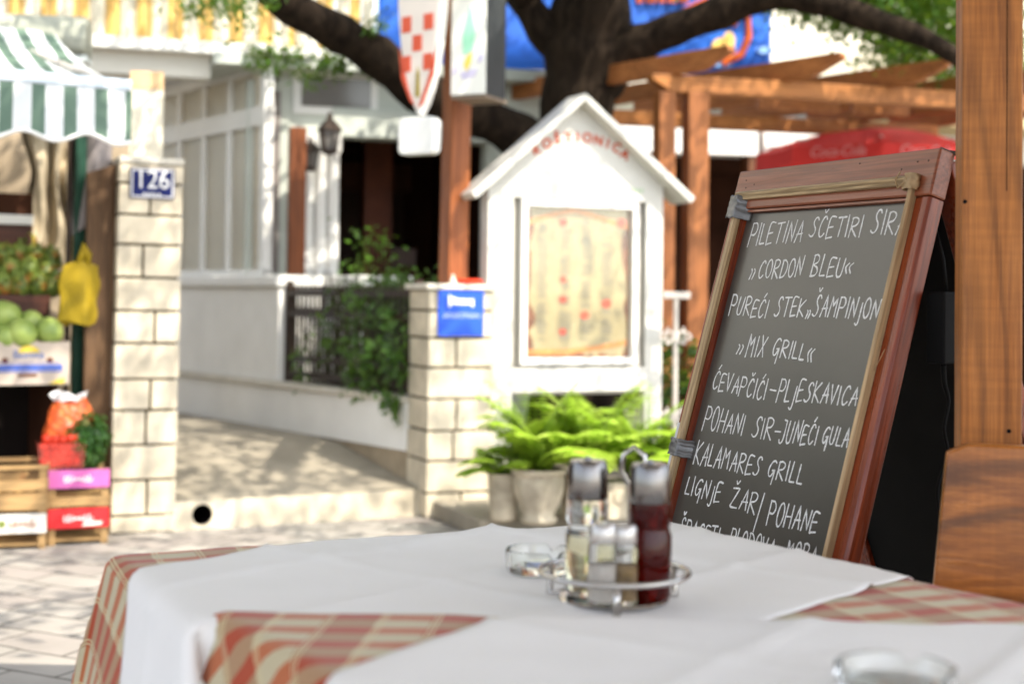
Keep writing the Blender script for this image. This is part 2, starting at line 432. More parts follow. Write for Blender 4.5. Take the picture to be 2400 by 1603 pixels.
pl = pillar('stone_pillar', 'taller cream stone pillar with the blue house number, beside the fruit stall', PL.w(0, 0), w1, .32, PL.sz(335, 383)[1], jz, .010, .03,
            [0, 1, 0, 1, 1, 0, 1, 0, 1, 0, 1, 0], .004)
PR = Frame(at(998, 1216, 6.98).xy, 23)
ztop = PR.sz(1000, 678)[1]
jz = sorted(PR.sz(1040, y)[1] for y in (1155, 1080, 1010, 935, 862, 792, 728))
pr = pillar('stone_pillar', 'shorter cream stone pillar with the blue bed sign, in front of the iron fence', PR.w(0, 0), .35, .30, ztop, jz, .006, .028, [1, 0, 1, 1, 0, 1, 0, 1], .022)
# house number plate
s0, z0 = PL.sz(298, 393); s1, z1 = PL.sz(402, 468)
t = thing('house_number_plate', 'small dark blue enamel plate reading 126 on the taller pillar', 'number plate', PL.w((s0 + s1) / 2 + .012, -.008, (z0 + z1) / 2), FAC.a)
w_, h_ = (s1 - s0), (z0 - z1)
mb = MB(); mb.box(-w_ / 2, w_ / 2, -.004, .004, -h_ / 2, h_ / 2); mb.build('plate', BLUE, t, bevel=.002)
mb = MB(); k = .006
for a, b, c, d in ((-w_ / 2 + k, w_ / 2 - k, h_ / 2 - 2 * k, h_ / 2 - k), (-w_ / 2 + k, w_ / 2 - k, -h_ / 2 + k, -h_ / 2 + 2 * k), (-w_ / 2 + k, -w_ / 2 + 2 * k, -h_ / 2 + k, h_ / 2 - k), (w_ / 2 - 2 * k, w_ / 2 - k, -h_ / 2 + k, h_ / 2 - k)):
    mb.box(a, b, -.0055, -.003, c, d)
mb.build('border', LETTERW, t)
text_obj('126', .118, 'number', LETTERW, t, XF((0, -.006, .014), UPR) @ Matrix.Diagonal((.88, 1, 1, 1)), .001)
mb = MB()
for k in range(5): mb.box(-.040 + .017 * k, -.034 + .017 * k, -.0065, -.0045, -.060, -.042); mb.box(-.034 + .017 * k, -.029 + .017 * k, -.0065, -.0045, -.060 + .006 * (k % 3), -.055 + .006 * (k % 3))
mb.build('small_lettering', LETTERW, t)
# apartment sign
s0, z0 = PR.sz(1026, 676); s1, z1 = PR.sz(1131, 788)
t = thing('apartment_sign', 'square blue sign with a white bed symbol on the shorter pillar', 'sign', PR.w((s0 + s1) / 2, -.010, (z0 + z1) / 2 - .004), FAC.a)
w_, h_ = (s1 - s0), (z0 - z1) - .012
mb = MB(); mb.box(-w_ / 2, w_ / 2, -.004, .006, -h_ / 2, h_ / 2); mb.build('panel', SIGNBLUE, t, bevel=.002)
mb = MB(); y0, y1 = -.0055, -.003; q = w_ / .22
mb.box(-.062 * q, -.052 * q, y0, y1, .028 * q, .082 * q); mb.box(.050 * q, .060 * q, y0, y1, .028 * q, .066 * q); mb.box(-.052 * q, .050 * q, y0, y1, .040 * q, .052 * q)
mb.prism([(-.046 * q, .055 * q), (.050 * q, .055 * q), (.050 * q, .064 * q), (-.02 * q, .066 * q), (-.046 * q, .076 * q)], y0, y1)
mb.build('bed_symbol', LETTERW, t)
text_obj('APARTMAN', .034 * q, 'lettering', PALEBLUE, t, XF((0, -.0055, -.012 * q), UPR), .001)
# red ashtray and a little bottle on the pier cap
o = PR.w(.245, .10, ztop + .0285)
mb = MB(); mb.lathe([(.062, 0), (.078, .006), (.082, .024), (.074, .026), (.066, .012), (.02, .010)], n=24); tag(mb.build('ashtray', RED, loc=o, smooth=40), 'red plastic ashtray lying on the cap of the shorter pillar', 'ashtray')
o = PR.w(.15, .06, ztop + .0285)
mb = MB(); mb.lathe([(.016, 0), (.02, .008), (.014, .022), (.006, .03), (.010, .04), (.004, .048)], n=14); tag(mb.build('ornament', STONECAP, loc=o, smooth=60), 'tiny pale ornament beside the red ashtray on the pillar cap', 'ornament')

# ------------------------------------------------------------------ sign post and the signs hung on it
base = at(1062, 640, 7.30); base.z = ztop + .028
ptop = at(1064, -120, 7.30)
sp_ = thing('sign_post', 'square orange brown wooden post rising from the shorter pillar', 'post', base, R(31)); sp_.rotation_euler = (0, .012, R(31))
mb = MB(); mb.box(-.056, .056, -.056, .056, 0, ptop.z - base.z); mb.build('post', POLEWOOD, sp_, bevel=.005)
# beer shield, seen at an angle, on the left of the post
c0 = at(990, 135, 7.0); ang = R(-38)
t = thing('shield_sign', 'tall red and white chequered shield sign left of the wooden post', 'sign', c0, ang)
hw, H0 = .145, .29
def shield(k, dz=0):
    pts = []
    for i in range(9): pts.append((-hw * k + 2 * hw * k * i / 8, .42 * k))
    for i in range(1, 13):
        a = i / 12; pts.append((hw * k * max(0, 1 - a ** 2.3) ** .78, .42 * k - (.42 + H0) * k * a))
    for i in range(11, 0, -1):
        a = i / 12; pts.append((-hw * k * max(0, 1 - a ** 2.3) ** .78, .42 * k - (.42 + H0) * k * a))
    return [(x, z + dz) for x, z in pts]
mb = MB(); mb.prism(shield(1), -.03, .03); mb.build('casing', WHITE, t, bevel=.008)
mb = MB(); mb.prism(shield(.9), -.033, -.029); mb.prism(shield(.9), .029, .033); mb.build('face', plain('shield_face', (.80, .72, .66), .4, .05, 4, 0), t)
mb = MB()
for i in range(5):
    for j in range(3):
        if (i + j) % 2 == 0 and (j != 1 or i == 3):
            x0 = -.108 + .072 * j; z0 = .40 - .098 * i
            if z0 < -.01: continue
            mb.box(x0, x0 + .062, -.0355, -.032, z0 - .08, z0)
mb.prism([(.118, .02), (.128, .06), (.105, -.10), (.04, -.235), (.006, -.255), (.05, -.16), (.09, -.06)], -.0355, -.032)
mb.prism([(-.128, .06), (-.118, .02), (-.09, -.06), (-.06, -.16), (-.02, -.24), (-.05, -.215), (-.108, -.10)], -.0355, -.032)
mb.build('chequers', plain('shield_red', (.66, .10, .05), .4, .1, 6, 0), t)
mb = MB(); mb.prism([(-.014, -.20), (.016, -.20), (.012, -.09), (0, -.05), (-.010, -.09)], -.036, -.032); mb.build('emblem', plain('shield_gold', (.35, .27, .05), .5, .1, 6, 0), t)
mb = MB(); mb.box(.10, .30, -.012, .012, .30, .33); mb.build('bracket', IRON, t)
# small white box sign underneath
c0 = at(983, 320, 7.0)
t = thing('light_box', 'small blank white rounded box sign under the red shield', 'sign', c0, R(-30))
def rrect(w, h, r):
    p = []
    for cx, cz, a0 in ((w - r, h - r, 0), (-w + r, h - r, 90), (-w + r, -h + r, 180), (w - r, -h + r, 270)):
        for k in range(6): p.append((cx + r * math.cos(R(a0 + 18 * k)), cz + r * math.sin(R(a0 + 18 * k))))
    return p
mb = MB(); mb.prism(rrect(.104, .092, .03), -.035, .035); mb.build('casing', plain('white_acrylic', (.82, .82, .80), .3, .03, 4, 0), t, bevel=.006)
mb = MB(); mb.tube([(0, 0, .09), (.0, 0, .125)], .006); mb.build('hanger', IRON, t)
# large light box to the right of the post
LB = Frame(at(1058, 220, 6.98).xy, -24)
s1 = LB.sz(1138, 180)[0]; zb = LB.sz(1058, 226)[1]
t = thing('light_box', 'large white light box sign with a green tree emblem right of the post', 'sign', LB.w(0, 0, zb), LB.a)
mb = MB(); mb.box(0, s1, .003, .24, 0, .75); mb.build('casing', plain('grey_casing', (.03, .033, .036), .45, .2, 5, 0), t, bevel=.004)
mb = MB(); mb.box(0, s1, -.006, .003, 0.004, .748); mb.build('face', plain('white_face', (.80, .80, .74), .35, .03, 4, 0), t)
mb = MB(); mb.box(-.004, s1 + .004, .0, .25, -.014, -.001); mb.build('bottom_rim', plain('brown_rim', (.20, .15, .11), .5, .2, 8, 0), t)
mb = MB(); cx = s1 * .52
mb.prism([(cx - .030, .20), (cx + .018, .21), (cx + .036, .30), (cx + .012, .42), (cx + .002, .44), (cx - .014, .37), (cx - .036, .29)], -.0085, -.005); mb.build('green_emblem', plain('mint_green', (.35, .72, .50), .5, .1, 6, 0), t)
mb = MB(); mb.prism([(cx - .028, .15), (cx - .012, .115), (cx + .014, .16), (cx + .020, .21), (cx - .012, .19)], -.0085, -.005); mb.build('yellow_emblem', plain('sign_yellow', (.82, .60, .12), .5, .1, 6, 0), t)
mb = MB(); mb.prism([(cx - .03, .075), (cx + .035, .09), (cx + .05, .13), (cx - .05, .11)], -.0085, -.005); mb.prism([(.006, .10), (.03, .11), (.036, .155), (.014, .14)], -.0085, -.005); mb.prism([(s1 - .04, .15), (s1 - .012, .165), (s1 - .012, .20), (s1 - .035, .19)], -.0085, -.005)
mb.build('lilac_emblem', plain('lilac', (.55, .52, .68), .5, .1, 6, 0), t)

# ------------------------------------------------------------------ low wall, fence, parapet, glazed screen
wl_a = math.atan2(wdir.y, wdir.x)
LW = Frame(WA.xy, math.degrees(wl_a) - 180)      # local x runs from far to near; facing the path is local -y
WL = (WB - WA).length
zwt = .575
t = thing('low_wall', 'low white rendered wall with tan plinth running back along the entrance path', 'wall', LW.w(0, 0), LW.a)
mb = MB(); mb.box(-WL - 1.5, 0, 0, .16, .30, zwt - .03); mb.build('wall', OFFWHITE, t)
mb = MB(); mb.box(-WL - 1.5, .02, .012, .15, -.02, .30); mb.build('plinth', PLINTH, t)
mb = MB(); mb.box(-WL - 1.5, 0, -.02, .18, zwt - .03, zwt); mb.build('cap', STONECAP, t, bevel=.005)
sP = LW.sz(645, 750)[0]
zpt = LW.sz(645, 672)[1]
t = thing('parapet_wall', 'smooth white parapet wall standing behind the low wall, under the glazed screen', 'wall', LW.w(0, 0), LW.a)
mb = MB(); mb.box(-WL - 1.2, sP, .02, .30, zwt + .001, zpt); mb.box(sP - .28, sP - .001, .30, .62, zwt + .001, zpt); mb.build('wall', OFFWHITE, t, bevel=.006)
mb = MB(); mb.box(-WL - 1.2, sP + .02, -.01, .32, zpt, zpt + .07); mb.box(sP - .26, sP + .42, .321, .70, zpt, zpt + .07); mb.build('cap', WHITE, t, bevel=.012)
# iron fence
zf0, zf1 = zwt + .004, LW.sz(800, 678)[1]
t = thing('iron_fence', 'black wrought iron fence panel on the low wall, grown over with plants', 'fence', LW.w(0, 0), LW.a)
mb = MB()
for z in (zf0 + .03, zf0 + .12, zf1 - .16, zf1 - .04): mb.box(sP + .03, -.02, .06, .10, z, z + .035)
mb.build('rail', IRON, t)
mb = MB(); nb = 26
for i in range(nb + 1):
    x = sP + .045 + (-.03 - sP - .045) * i / nb
    mb.tube([(x, .08, zf0), (x, .08, zf1 + .02)], .0095, 6)
    mb.tube([(x - .018, .08, zf1 - .12), (x, .08, zf1 - .085), (x + .018, .08, zf1 - .12), (x, .08, zf1 - .155), (x - .018, .08, zf1 - .12)], .006, 5)
mb.build('bars', IRON, t)
for x in (sP + .025, -.02):
    mb = MB(); mb.box(x - .018, x + .018, .06, .10, zf0, zf1 + .05); mb.build('fence_post', IRON, t)
def shrub(name, label, o, boxes, n, mat, L=.06, seed=1, parent=None, stems=True):
    rr = random.Random(seed); t = thing(name, label, 'plant', o)
    mb = MB()
    for (x0, x1, y0, y1, z0, z1), k in boxes:
        for c in range(k):
            p = Vector((rr.uniform(x0, x1), rr.uniform(y0, y1), rr.uniform(z0, z1)))
            for i in range(n):
                q = p + Vector((rr.gauss(0, .05), rr.gauss(0, .05), rr.gauss(0, .05)))
                d = Vector((rr.gauss(0, 1), rr.gauss(0, 1), rr.gauss(-.2, .8))); nn = Vector((rr.gauss(0, .5), rr.gauss(0, .5), 1))
                mb.leaf(q, d, nn, L * rr.uniform(.6, 1.4), L * .55)
    mb.build('foliage', mat, t)
    if stems:
        mb = MB()
        (x0, x1, y0, y1, z0, z1), _ = boxes[0]
        for i in range(7):
            x, y = rr.uniform(x0, x1), rr.uniform(y0, y1)
            mb.tube([(x, y, 0), (x + rr.gauss(0, .04), y, z1 * .5), (x + rr.gauss(0, .08), y + rr.gauss(0, .05), z1 * .95)], [.008, .006, .003], 5)
        mb.build('stems', BARK, t)
    return t
o = LW.w(sP, .2, zwt)
e1 = LW.u * (-sP)
t = shrub('climbing_plant', 'dark green leafy plant growing through the black iron fence', LW.w(0, 0, zwt), [], 0, LEAFD, stems=False)
for ch in list(t.children): bpy.data.objects.remove(ch)
t.rotation_euler = (0, 0, LW.a)
rr = random.Random(3); mb = MB()
for c in range(72):
    x = -abs(rr.triangular(0, 1, .30)) * (-sP) * .9; z = rr.uniform(.0, zf1 - zwt + .02) * (1 if x > sP * .6 else .8); y = rr.uniform(-.05, .42)
    if y < 0 and x < sP * .35: y = .2
    for i in range(34):
        q = Vector((x + rr.gauss(0, .055), y + rr.gauss(0, .04), max(-.03, z + rr.gauss(0, .06))))
        mb.leaf(q, Vector((rr.gauss(0, 1), rr.gauss(-.5, .7), rr.gauss(-.5, .8))), Vector((rr.gauss(0, .4), -.6, rr.gauss(.6, .5))), rr.uniform(.03, .075), rr.uniform(.015, .035))
for c in range(8):
    x = -rr.uniform(.0, .07); z = rr.uniform(-.12, .4)
    for i in range(18):
        mb.leaf(Vector((x + rr.gauss(0, .03), -.05 + rr.gauss(0, .03), z + rr.gauss(0, .04))), Vector((rr.gauss(0, 1), -.4, rr.gauss(-.6, .6))), Vector((rr.gauss(0, .3), -1, rr.gauss(.4, .4))), rr.uniform(.04, .08), .03)
mb.build('foliage', VINE, t)
mb = MB()
for i in range(9):
    x = sP * (.08 + .1 * i); mb.tube([(x, .25, 0), (x + rr.gauss(0, .05), .22, .3), (x + rr.gauss(0, .1), .2, .65)], [.012, .009, .004], 5)
mb.build('stems', BARK, t)
o = LW.w(sP * .9, .50, zwt)
t = thing('potted_vine', 'light green vine with pale flowers above the iron fence, by the white columns', 'plant', o, LW.a)
mb = MB()
zt = LW.sz(760, 520)[1] - zwt
for c in range(34):
    f_ = rr.random(); x = rr.gauss(.10, .09) + f_ * .34; z = zt * (.42 + .58 * rr.random() ** 1.2)
    if x > .22: z = min(z, zt * rr.uniform(.5, .66))
    for i in range(20):
        mb.leaf(Vector((x + rr.gauss(0, .04), rr.gauss(0, .07), z + rr.gauss(0, .05))), Vector((rr.gauss(0, 1), rr.gauss(-.3, .8), rr.gauss(-.2, .8))), Vector((rr.gauss(0, .4), -.5, 1)), rr.uniform(.03, .07), .03)
mb.build('foliage', LEAF, t)
mb = MB()
for x, z in ((.17, zt * .66), (.15, zt * .58), (.27, zt * .5)): mb.ball((x, -.1, z), .026, n=8)
mb.build('flower', plain('white_petal', (.8, .8, .85), .6, .05, 6, 0), t)
mb = MB()
for i in range(6): mb.tube([(.1 + .04 * i, 0, .0), (.1 + .03 * i, .02, zt * .5), (.08 + .05 * i, 0, zt * .9)], [.009, .007, .003], 5)
mb.build('stems', BARK, t)

# glazed screen on the parapet
sg0 = LW.sz(388, 400)[0]; sg1 = LW.sz(588, 400)[0]
zg1 = LW.sz(586, 163)[1]; ztr = LW.sz(580, 268)[1]
PANEL = fabric('milky_panel', (.84, .80, .70), .55, .04, 2, .35)
t = thing('glazed_screen', 'white framed screen of tall milky panes standing on the parapet wall', 'glazed screen', LW.w(0, .12), LW.a)
zs0 = zpt + .071
for x0, x1, nm in ((sg1 - .07, sg1, 'corner_post'), (LW.sz(444, 400)[0] - .025, LW.sz(444, 400)[0] + .025, 'mullion'), (LW.sz(503, 400)[0] - .025, LW.sz(503, 400)[0] + .025, 'mullion'), (sg0 - .03, sg0 + .03, 'mullion')):
    mb = MB(); mb.box(x0, x1, -.03, .03, zs0, zg1); mb.build(nm, WHITE, t, bevel=.003)
for z, h, nm in ((ztr - .06, .12, 'transom'), (zg1, .09, 'head_rail'), (zs0, .04, 'bottom_rail')):
    mb = MB(); mb.box(sg0 - .6, sg1, -.034, .034, z, z + h); mb.build(nm, WHITE, t)
for x0, x1 in ((sg0 - .6, sg0), (sg0, LW.sz(444, 400)[0]), (LW.sz(444, 400)[0], LW.sz(503, 400)[0]), (LW.sz(503, 400)[0], sg1 - .05)):
    mb = MB(); mb.box(x0 + .002, x1 - .002, -.006, .006, zs0 + .002, zg1 + .002); mb.build('pane', PANEL, t)
mb = MB(); mb.box(sg0 - .9, sg1 + .12, -.16, .5, zg1 + .091, zg1 + .14); mb.build('eave', WHITE, t)
mb = MB(); mb.box(sg0 - 2.2, sg1 + .04, .2, .3, zg1 + .141, zg1 + .75); mb.build('fascia', plain('warm_white_fascia', (.76, .72, .62), .7, .05, 2, .05), t)
mb = MB(); mb.box(sg0 - 2.2, sg0 - .6, .0, .05, 0, zg1); mb.build('side_wall', CREAM, t)
# cream board with an orange top edge behind the taller pillar
BF = Frame(at(304, 300, 7.05).xy, 10)
s1, z0 = BF.sz(380, 362); z1 = BF.sz(340, 168)[1]
t = thing('cream_board', 'cream upright board with an orange strip at its top, behind the taller pillar', 'board', BF.w(0, 0, 0), BF.a)
mb = MB(); mb.box(0, s1, 0, .05, z0 - .5, z1 - .09); mb.build('panel', plain('cream_board', (.78, .72, .58), .5, .04, 3, 0), t)
mb = MB(); mb.box(0, s1, -.004, .054, z1 - .089, z1 + .0); mb.build('top_strip', plain('orange_strip', (.72, .48, .26), .5, .15, 5, 0), t)
for x in (.02, s1 - .06):
    mb = MB(); mb.box(x, x + .04, .051, .09, 0, z1 - .1); mb.build('leg', PERGPOST, t)

# ------------------------------------------------------------------ white house with the dark porch
HF = Frame(at(598, 640, 8.85).xy, 17)
def hs(x, y): return HF.sz(x, y)
house = thing('white_house', 'white house with a dark porch opening and slatted balcony behind the iron fence', 'house', HF.w(0, 0), HF.a)
zr = hs(700, 140)[1]; zr0 = hs(700, 166)[1]
sdo0 = hs(793, 400)[0]; sdo1 = hs(1150, 400)[0]; zdo = hs(900, 322)[1]; zbeam1 = hs(900, 254)[1]
GRW = plain('grey_white_paint', (.50, .53, .48), .6, .08, 3, .05)
mb = MB()
mb.box(hs(655, 400)[0], sdo0 - .03, .10, .25, 0, zr0 - .001)                     # wall left of the opening
mb.box(sdo0 - .03, sdo1 + .4, .10, .25, zbeam1, zr0 - .001)               # above the opening
mb.box(sdo1, sdo1 + .4, .10, .25, 0, zbeam1 - .001)
mb.build('wall', GRW, house)
mb = MB(); mb.box(sdo0 - .03, sdo1, .06, .26, zdo, zbeam1 - .001); mb.build('beam', GRW, house, bevel=.006)
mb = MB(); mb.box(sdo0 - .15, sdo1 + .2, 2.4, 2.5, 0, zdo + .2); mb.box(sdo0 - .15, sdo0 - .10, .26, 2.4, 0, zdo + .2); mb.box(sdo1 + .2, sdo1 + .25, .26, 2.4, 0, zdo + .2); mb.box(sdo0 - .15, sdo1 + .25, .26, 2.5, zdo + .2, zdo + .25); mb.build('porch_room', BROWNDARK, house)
mb = MB(); mb.box(sdo0 - .15, sdo1 + .2, .0, 2.5, .02, .30); mb.build('porch_floor', PLINTH, house)
# transom window, side window
x0, za = hs(712, 176); x1, zb = hs(874, 252)
mb = MB(); mb.box(x0 - .05, x1 + .05, .085, .099, zb - .05, za + .05); f_ = mb.build('window', WHITE, house)
mb = MB(); mb.box(x0, x1, .075, .084, zb, za); mb.build('pane', GREYGLASS, f_)
x0, za = hs(604, 207); x1, zb = hs(656, 640)
mb = MB(); mb.box(x0 - .05, x1 + .055, .085, .24, zb - .1, za + .06); f_ = mb.build('window', GRW, house)
mb = MB(); mb.box(x0, x1, .075, .084, zb, za); mb.build('pane', plain('mauve_glass', (.24, .21, .20), .15, .3, 1.2, 0), f_)
# roof slab with fascia, balcony above
mb = MB(); mb.box(-.28, sdo1 + .5, -.12, 2.6, zr0, zr); mb.build('roof_slab', GRW, house)
SL = striped('yellow_slats', .185, .52, (.85, .58, .20), (.86, .83, .72), 0, .3)
zb0 = zr + .001; sbe = hs(878, 100)[0]
mb = MB(); mb.box(-2.9, sbe, -.04, .06, zb0, zb0 + .07); mb.build('balcony_rail', WHITE, house)
mb = MB(); nS = 44; wS = (sbe + 2.9) / nS
for i in range(nS):
    x = -2.9 + wS * i; mb.prism([(x + .004, 0.02), (x + wS * .5, .0), (x + wS - .004, 0.02), (x + wS - .004, .03), (x + .004, .03)], zb0 + .071, zb0 + 1.6, axis='z')
mb.build('slatted_balcony', SL, house)
mb = MB(); mb.box(-2.9, sbe, .4, 4.6, zb0 + 1.6, zb0 + 1.7); mb.build('balcony_ceiling', WHITE, house)
mb = MB(); mb.box(-2.9, sbe, 1.6, 2.2, zb0 + .001, zb0 + 1.6); mb.build('upper_wall', CREAM, house)
mb = MB(); mb.box(-2.9, -.285, .07, .2, zr - .14, zr); mb.build('downstand', plain('downstand_white', (.76, .73, .66), .7, .05, 2, .05), house)
# white columns
for px in (722, 752, 782):
    s_ = hs(px, 500)[0]; mb = MB(); mb.lathe([(.052, .58), (.052, .66), (.040, .68), (.036, zdo - .12), (.05, zdo - .1), (.05, zdo - .001)], (s_, .02, 0), 16); mb.build('column', OFFWHITE, house, smooth=40)
mb = MB(); mb.box(sdo1 - .62, sdo1 - .42, 1.1, 1.25, .301, zdo + .1); mb.build('inner_post', plain('inner_red_wood', (.14, .035, .012), .5, .3, 5, 0), house)
mb = MB(); mb.box(sdo0 - .05, sdo1, 2.30, 2.39, zdo - .18, zdo + .05); mb.build('inner_beam', plain('inner_beam_wood', (.12, .04, .016), .5, .3, 5, 0), house)
mb = MB(); mb.box(sdo0 + .25, sdo0 + .95, 2.33, 2.39, .301, 2.0); d_ = mb.build('door', plain('inner_door_wood', (.07, .028, .014), .4, .3, 4, 0), house)
# crate glimpsed in the porch
PFB = Frame(HF.w(0, 1.6).xy, 17)
s_, z_ = PFB.sz(930, 596)
t = thing('wooden_crate', 'dim wooden crate standing inside the dark porch', 'crate', PFB.w(s_, 0, .301), HF.a)
mb = MB(); mb.box(-.14, .14, -.1, .1, 0, z_ - .40); mb.build('stand', DARKWOOD, t)
mb = MB()
mb.box(-.13, .13, -.09, -.075, z_ - .39, z_ - .26); mb.box(-.13, .13, .075, .09, z_ - .39, z_ - .26); mb.box(-.13, -.115, -.09, .09, z_ - .39, z_ - .26); mb.box(.115, .13, -.09, .09, z_ - .39, z_ - .26)
mb.build('sides', plain('dusty_pink', (.26, .19, .17), .7, .2, 5, 0), t)
# porch post on the parapet return, and two lanterns
PP = LW.w(sP - .02, .50, zpt + .071)
P0 = at(693, 628, PP.y); zt = at(693, 300, PP.y).z
t = thing('porch_post', 'square reddish brown wooden post standing on the white parapet cap', 'post', (P0.x, PP.y, zpt + .071), R(20))
mb = MB(); mb.box(-.048, .048, -.048, .048, 0, zt - zpt - .071); mb.build('post', wood('redbrown_post', (.16, .042, .010), (.24, .07, .018), 2, .5), t, bevel=.004)
def lantern(px, y0, y1, Y, label, k):
    a = at(px, y1, Y); b = at(px, y0, Y); h = b.z - a.z
    t = thing('lantern', label, 'lantern', a, 0, 'lanterns by the porch post'); r = h * .24
    mb = MB(); mb.lathe([(r * .35, 0), (r * .75, h * .05), (r * .8, h * .12)], n=6); mb.build('base', IRON, t)
    mb = MB(); mb.lathe([(r * .62, h * .12), (r * .95, h * .55)], n=6, caps=False); mb.build('glass', GREYGLASS, t)
    mb = MB()
    for i in range(6):
        a_ = math.pi / 3 * i; mb.tube([(r * .66 * math.cos(a_), r * .66 * math.sin(a_), h * .1), (r * 1.0 * math.cos(a_), r * 1.0 * math.sin(a_), h * .57)], r * .09, 5)
    mb.build('cage', IRON, t)
    mb = MB(); mb.lathe([(r * 1.25, h * .55), (r * 1.2, h * .6), (r * .55, h * .78), (r * .3, h * .82), (r * .28, h * .9), (r * .05, h)], n=6); mb.build('cap', IRON, t)
    mb = MB(); mb.tube([(-r * .2, 0, h * .3), (-r * 1.5, .0, h * .05), (-r * 2.4, 0, h * .3), (-r * 2.6, 0, h * .1)], r * .10, 6); mb.build('bracket', IRON, t)
lantern(772, 262, 364, 8.72, 'larger black hexagonal lantern beside the brown porch post', 1)
lantern(727, 318, 402, 8.80, 'smaller black lantern just right of the brown porch post', 1)

# ------------------------------------------------------------------ banner, pale house on the right
BN = Frame(at(1300, 100, 11.2).xy, 8)
x0, z0 = BN.sz(884, 160); x1, _ = BN.sz(1806, 150); zt = BN.sz(1300, -260)[1]; zbt = BN.sz(1300, 166)[1]
t = thing('banner', 'large bright blue advertising banner hung behind the tree', 'banner', BN.w(0, 0, zbt), BN.a)
mb = MB(); mb.surf(lambda a, b: Vector((x0 + (x1 - x0) * a, .02 * math.sin(a * 19) * (1 - b), (zt - zbt) * b)), 60, 6)
tb = NT('blue_banner_print'); f = tb.noise(tb.coord(), 1.2, 3); tb.set(col=tb.ramp(f, [(.35, (.008, .085, .46)), (.7, (.012, .14, .66))]), rough=.5); mb.build('sheet', tb.mat, t, smooth=180, solid=.004)
bp = lambda x, y: (lambda q: (q[0], q[1] - zbt))(BN.sz(x, y))
mb = MB()
for i, (a, b) in enumerate(((1490, 1506), (1512, 1534), (1540, 1556), (1562, 1584), (1590, 1612))):
    X0, Z0 = bp(a, 9); X1, Z1 = bp(b, -60); mb.box(X0, X1, -.034, -.026, Z0, Z1)
X0, Z0 = bp(1712, 100); mb.tube([(*bp(x, y)[:1], -.03, bp(x, y)[1]) for x, y in ((1600, 30), (1650, 5), (1720, 60), (1750, 30), (1752, 90), (1735, 130), (1690, 152))], .03, 6)
mb.build('red_print', plain('orange_red_print', (.55, .10, .02), .5, .2, 5, 0), t)
mb = MB(); q = bp(1692, 115); mb.prism([(q[0] + .10 * math.cos(i * .524), q[1] + .085 * math.sin(i * .524)) for i in range(12)], -.033, -.027)
q = bp(1706, 97); mb.prism([(q[0] + .05 * math.cos(i * .524), q[1] + .07 * math.sin(i * .524)) for i in range(12)], -.036, -.034)
mb.build('yellow_print', plain('yellow_print', (.85, .55, .15), .5, .2, 5, 0), t)
mb = MB()
for q, r_ in ((bp(1640, 142), .07), (bp(1690, 150), .06), (bp(1790, 120), .05)): mb.prism([(q[0] + 1.5 * r_ * math.cos(i * .524), q[1] + r_ * .6 * math.sin(i * .524)) for i in range(12)], -.032, -.026)
mb.build('pale_print', plain('sky_print', (.25, .45, .85), .5, .2, 5, 0), t)
for x in (x0 + .05, x1 - .05):
    mb = MB(); mb.tube([(x, .07, -zbt), (x, .07, zt - zbt)], .03, 8); mb.build('frame_pole', PALEIRON, t)

PH = Frame(at(1600, 400, 13.0).xy, 12)
ph = thing('pale_house', 'pale house with a row of grey windows behind the pergola and parasol', 'house', PH.w(0, 0), PH.a)
q = lambda x, y: PH.sz(x, y)
XL, XR = q(1000, 300)[0], q(2750, 300)[0]
zA = q(1700, 362)[1]; zB = q(1700, 290)[1]; zC = q(1700, 250)[1]; zD = q(1700, 60)[1]
mb = MB(); mb.box(XL, XR, 0, .3, zA, zB); mb.build('parapet', WHITE, ph)
mb = MB(); mb.box(XL, XR, .12, .3, zB + .001, zC + .001); mb.build('window_band', GRW, ph)
mb = MB(); mb.box(XL, XR, 0, .3, zC, zD + 2.2); mb.build('wall', plain('bright_cream_wall', (.80, .76, .62), .8, .06, 2, .1), ph)
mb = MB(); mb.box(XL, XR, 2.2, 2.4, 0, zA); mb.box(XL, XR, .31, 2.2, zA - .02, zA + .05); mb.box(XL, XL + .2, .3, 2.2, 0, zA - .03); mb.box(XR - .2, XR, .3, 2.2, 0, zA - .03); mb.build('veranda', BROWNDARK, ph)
for a, b in ((1200, 1285), (1640, 1752), (1800, 1930), (1975, 2040), (2070, 2190)):
    X0, X1 = q(a, 270)[0], q(b, 270)[0]
    mb = MB(); mb.box(X0, X1, .09, .118, zB + .03, zC - .02); f_ = mb.build('window', plain('window_frame_%d' % a, (.4, .42, .38), .5, .1, 3, 0), ph)
    mb = MB(); mb.box(X0 + .03, X1 - .03, .08, .089, zB + .05, zC - .04); mb.build('pane', GREYGLASS, f_)
for a in (1540, 1780, 1955, 2300):
    X0 = q(a, 500)[0]; mb = MB(); mb.box(X0 - .1, X0 + .1, .02, .22, 0, zA - .001); mb.build('veranda_post', DARKWOOD, ph)
X0, Z0 = q(2010, 318); X1, Z1 = q(2480, 200)
kio = thing('beige_awning_box', 'beige boxed shop awning at the right, above the red parasol', 'awning', PH.w(X0, -.9, 0), PH.a)
mb = MB(); mb.box(0, X1 - X0, 0, .7, Z0, Z1); mb.build('valance', plain('beige_canvas', (.45, .37, .20), .8, .1, 3, .1), kio)
mb = MB(); mb.prism([(-.05, Z1), (.7, Z1 + .30), (.7, Z1 + .33), (-.05, Z1 + .05)], -.05, X1 - X0 + .05, axis='x'); mb.build('top', plain('beige_top', (.6, .56, .42), .8, .1, 3, .1), kio)
mb = MB(); mb.box(.1, X1 - X0 - .1, -.04, -.005, Z1 - .08, Z1 - .02); mb.build('tube', WHITE, kio)
for x in (.1, X1 - X0 - .1):
    mb = MB(); mb.box(x - .03, x + .03, .6, .66, 0, Z0 - .001); mb.build('leg', PALEIRON, kio)

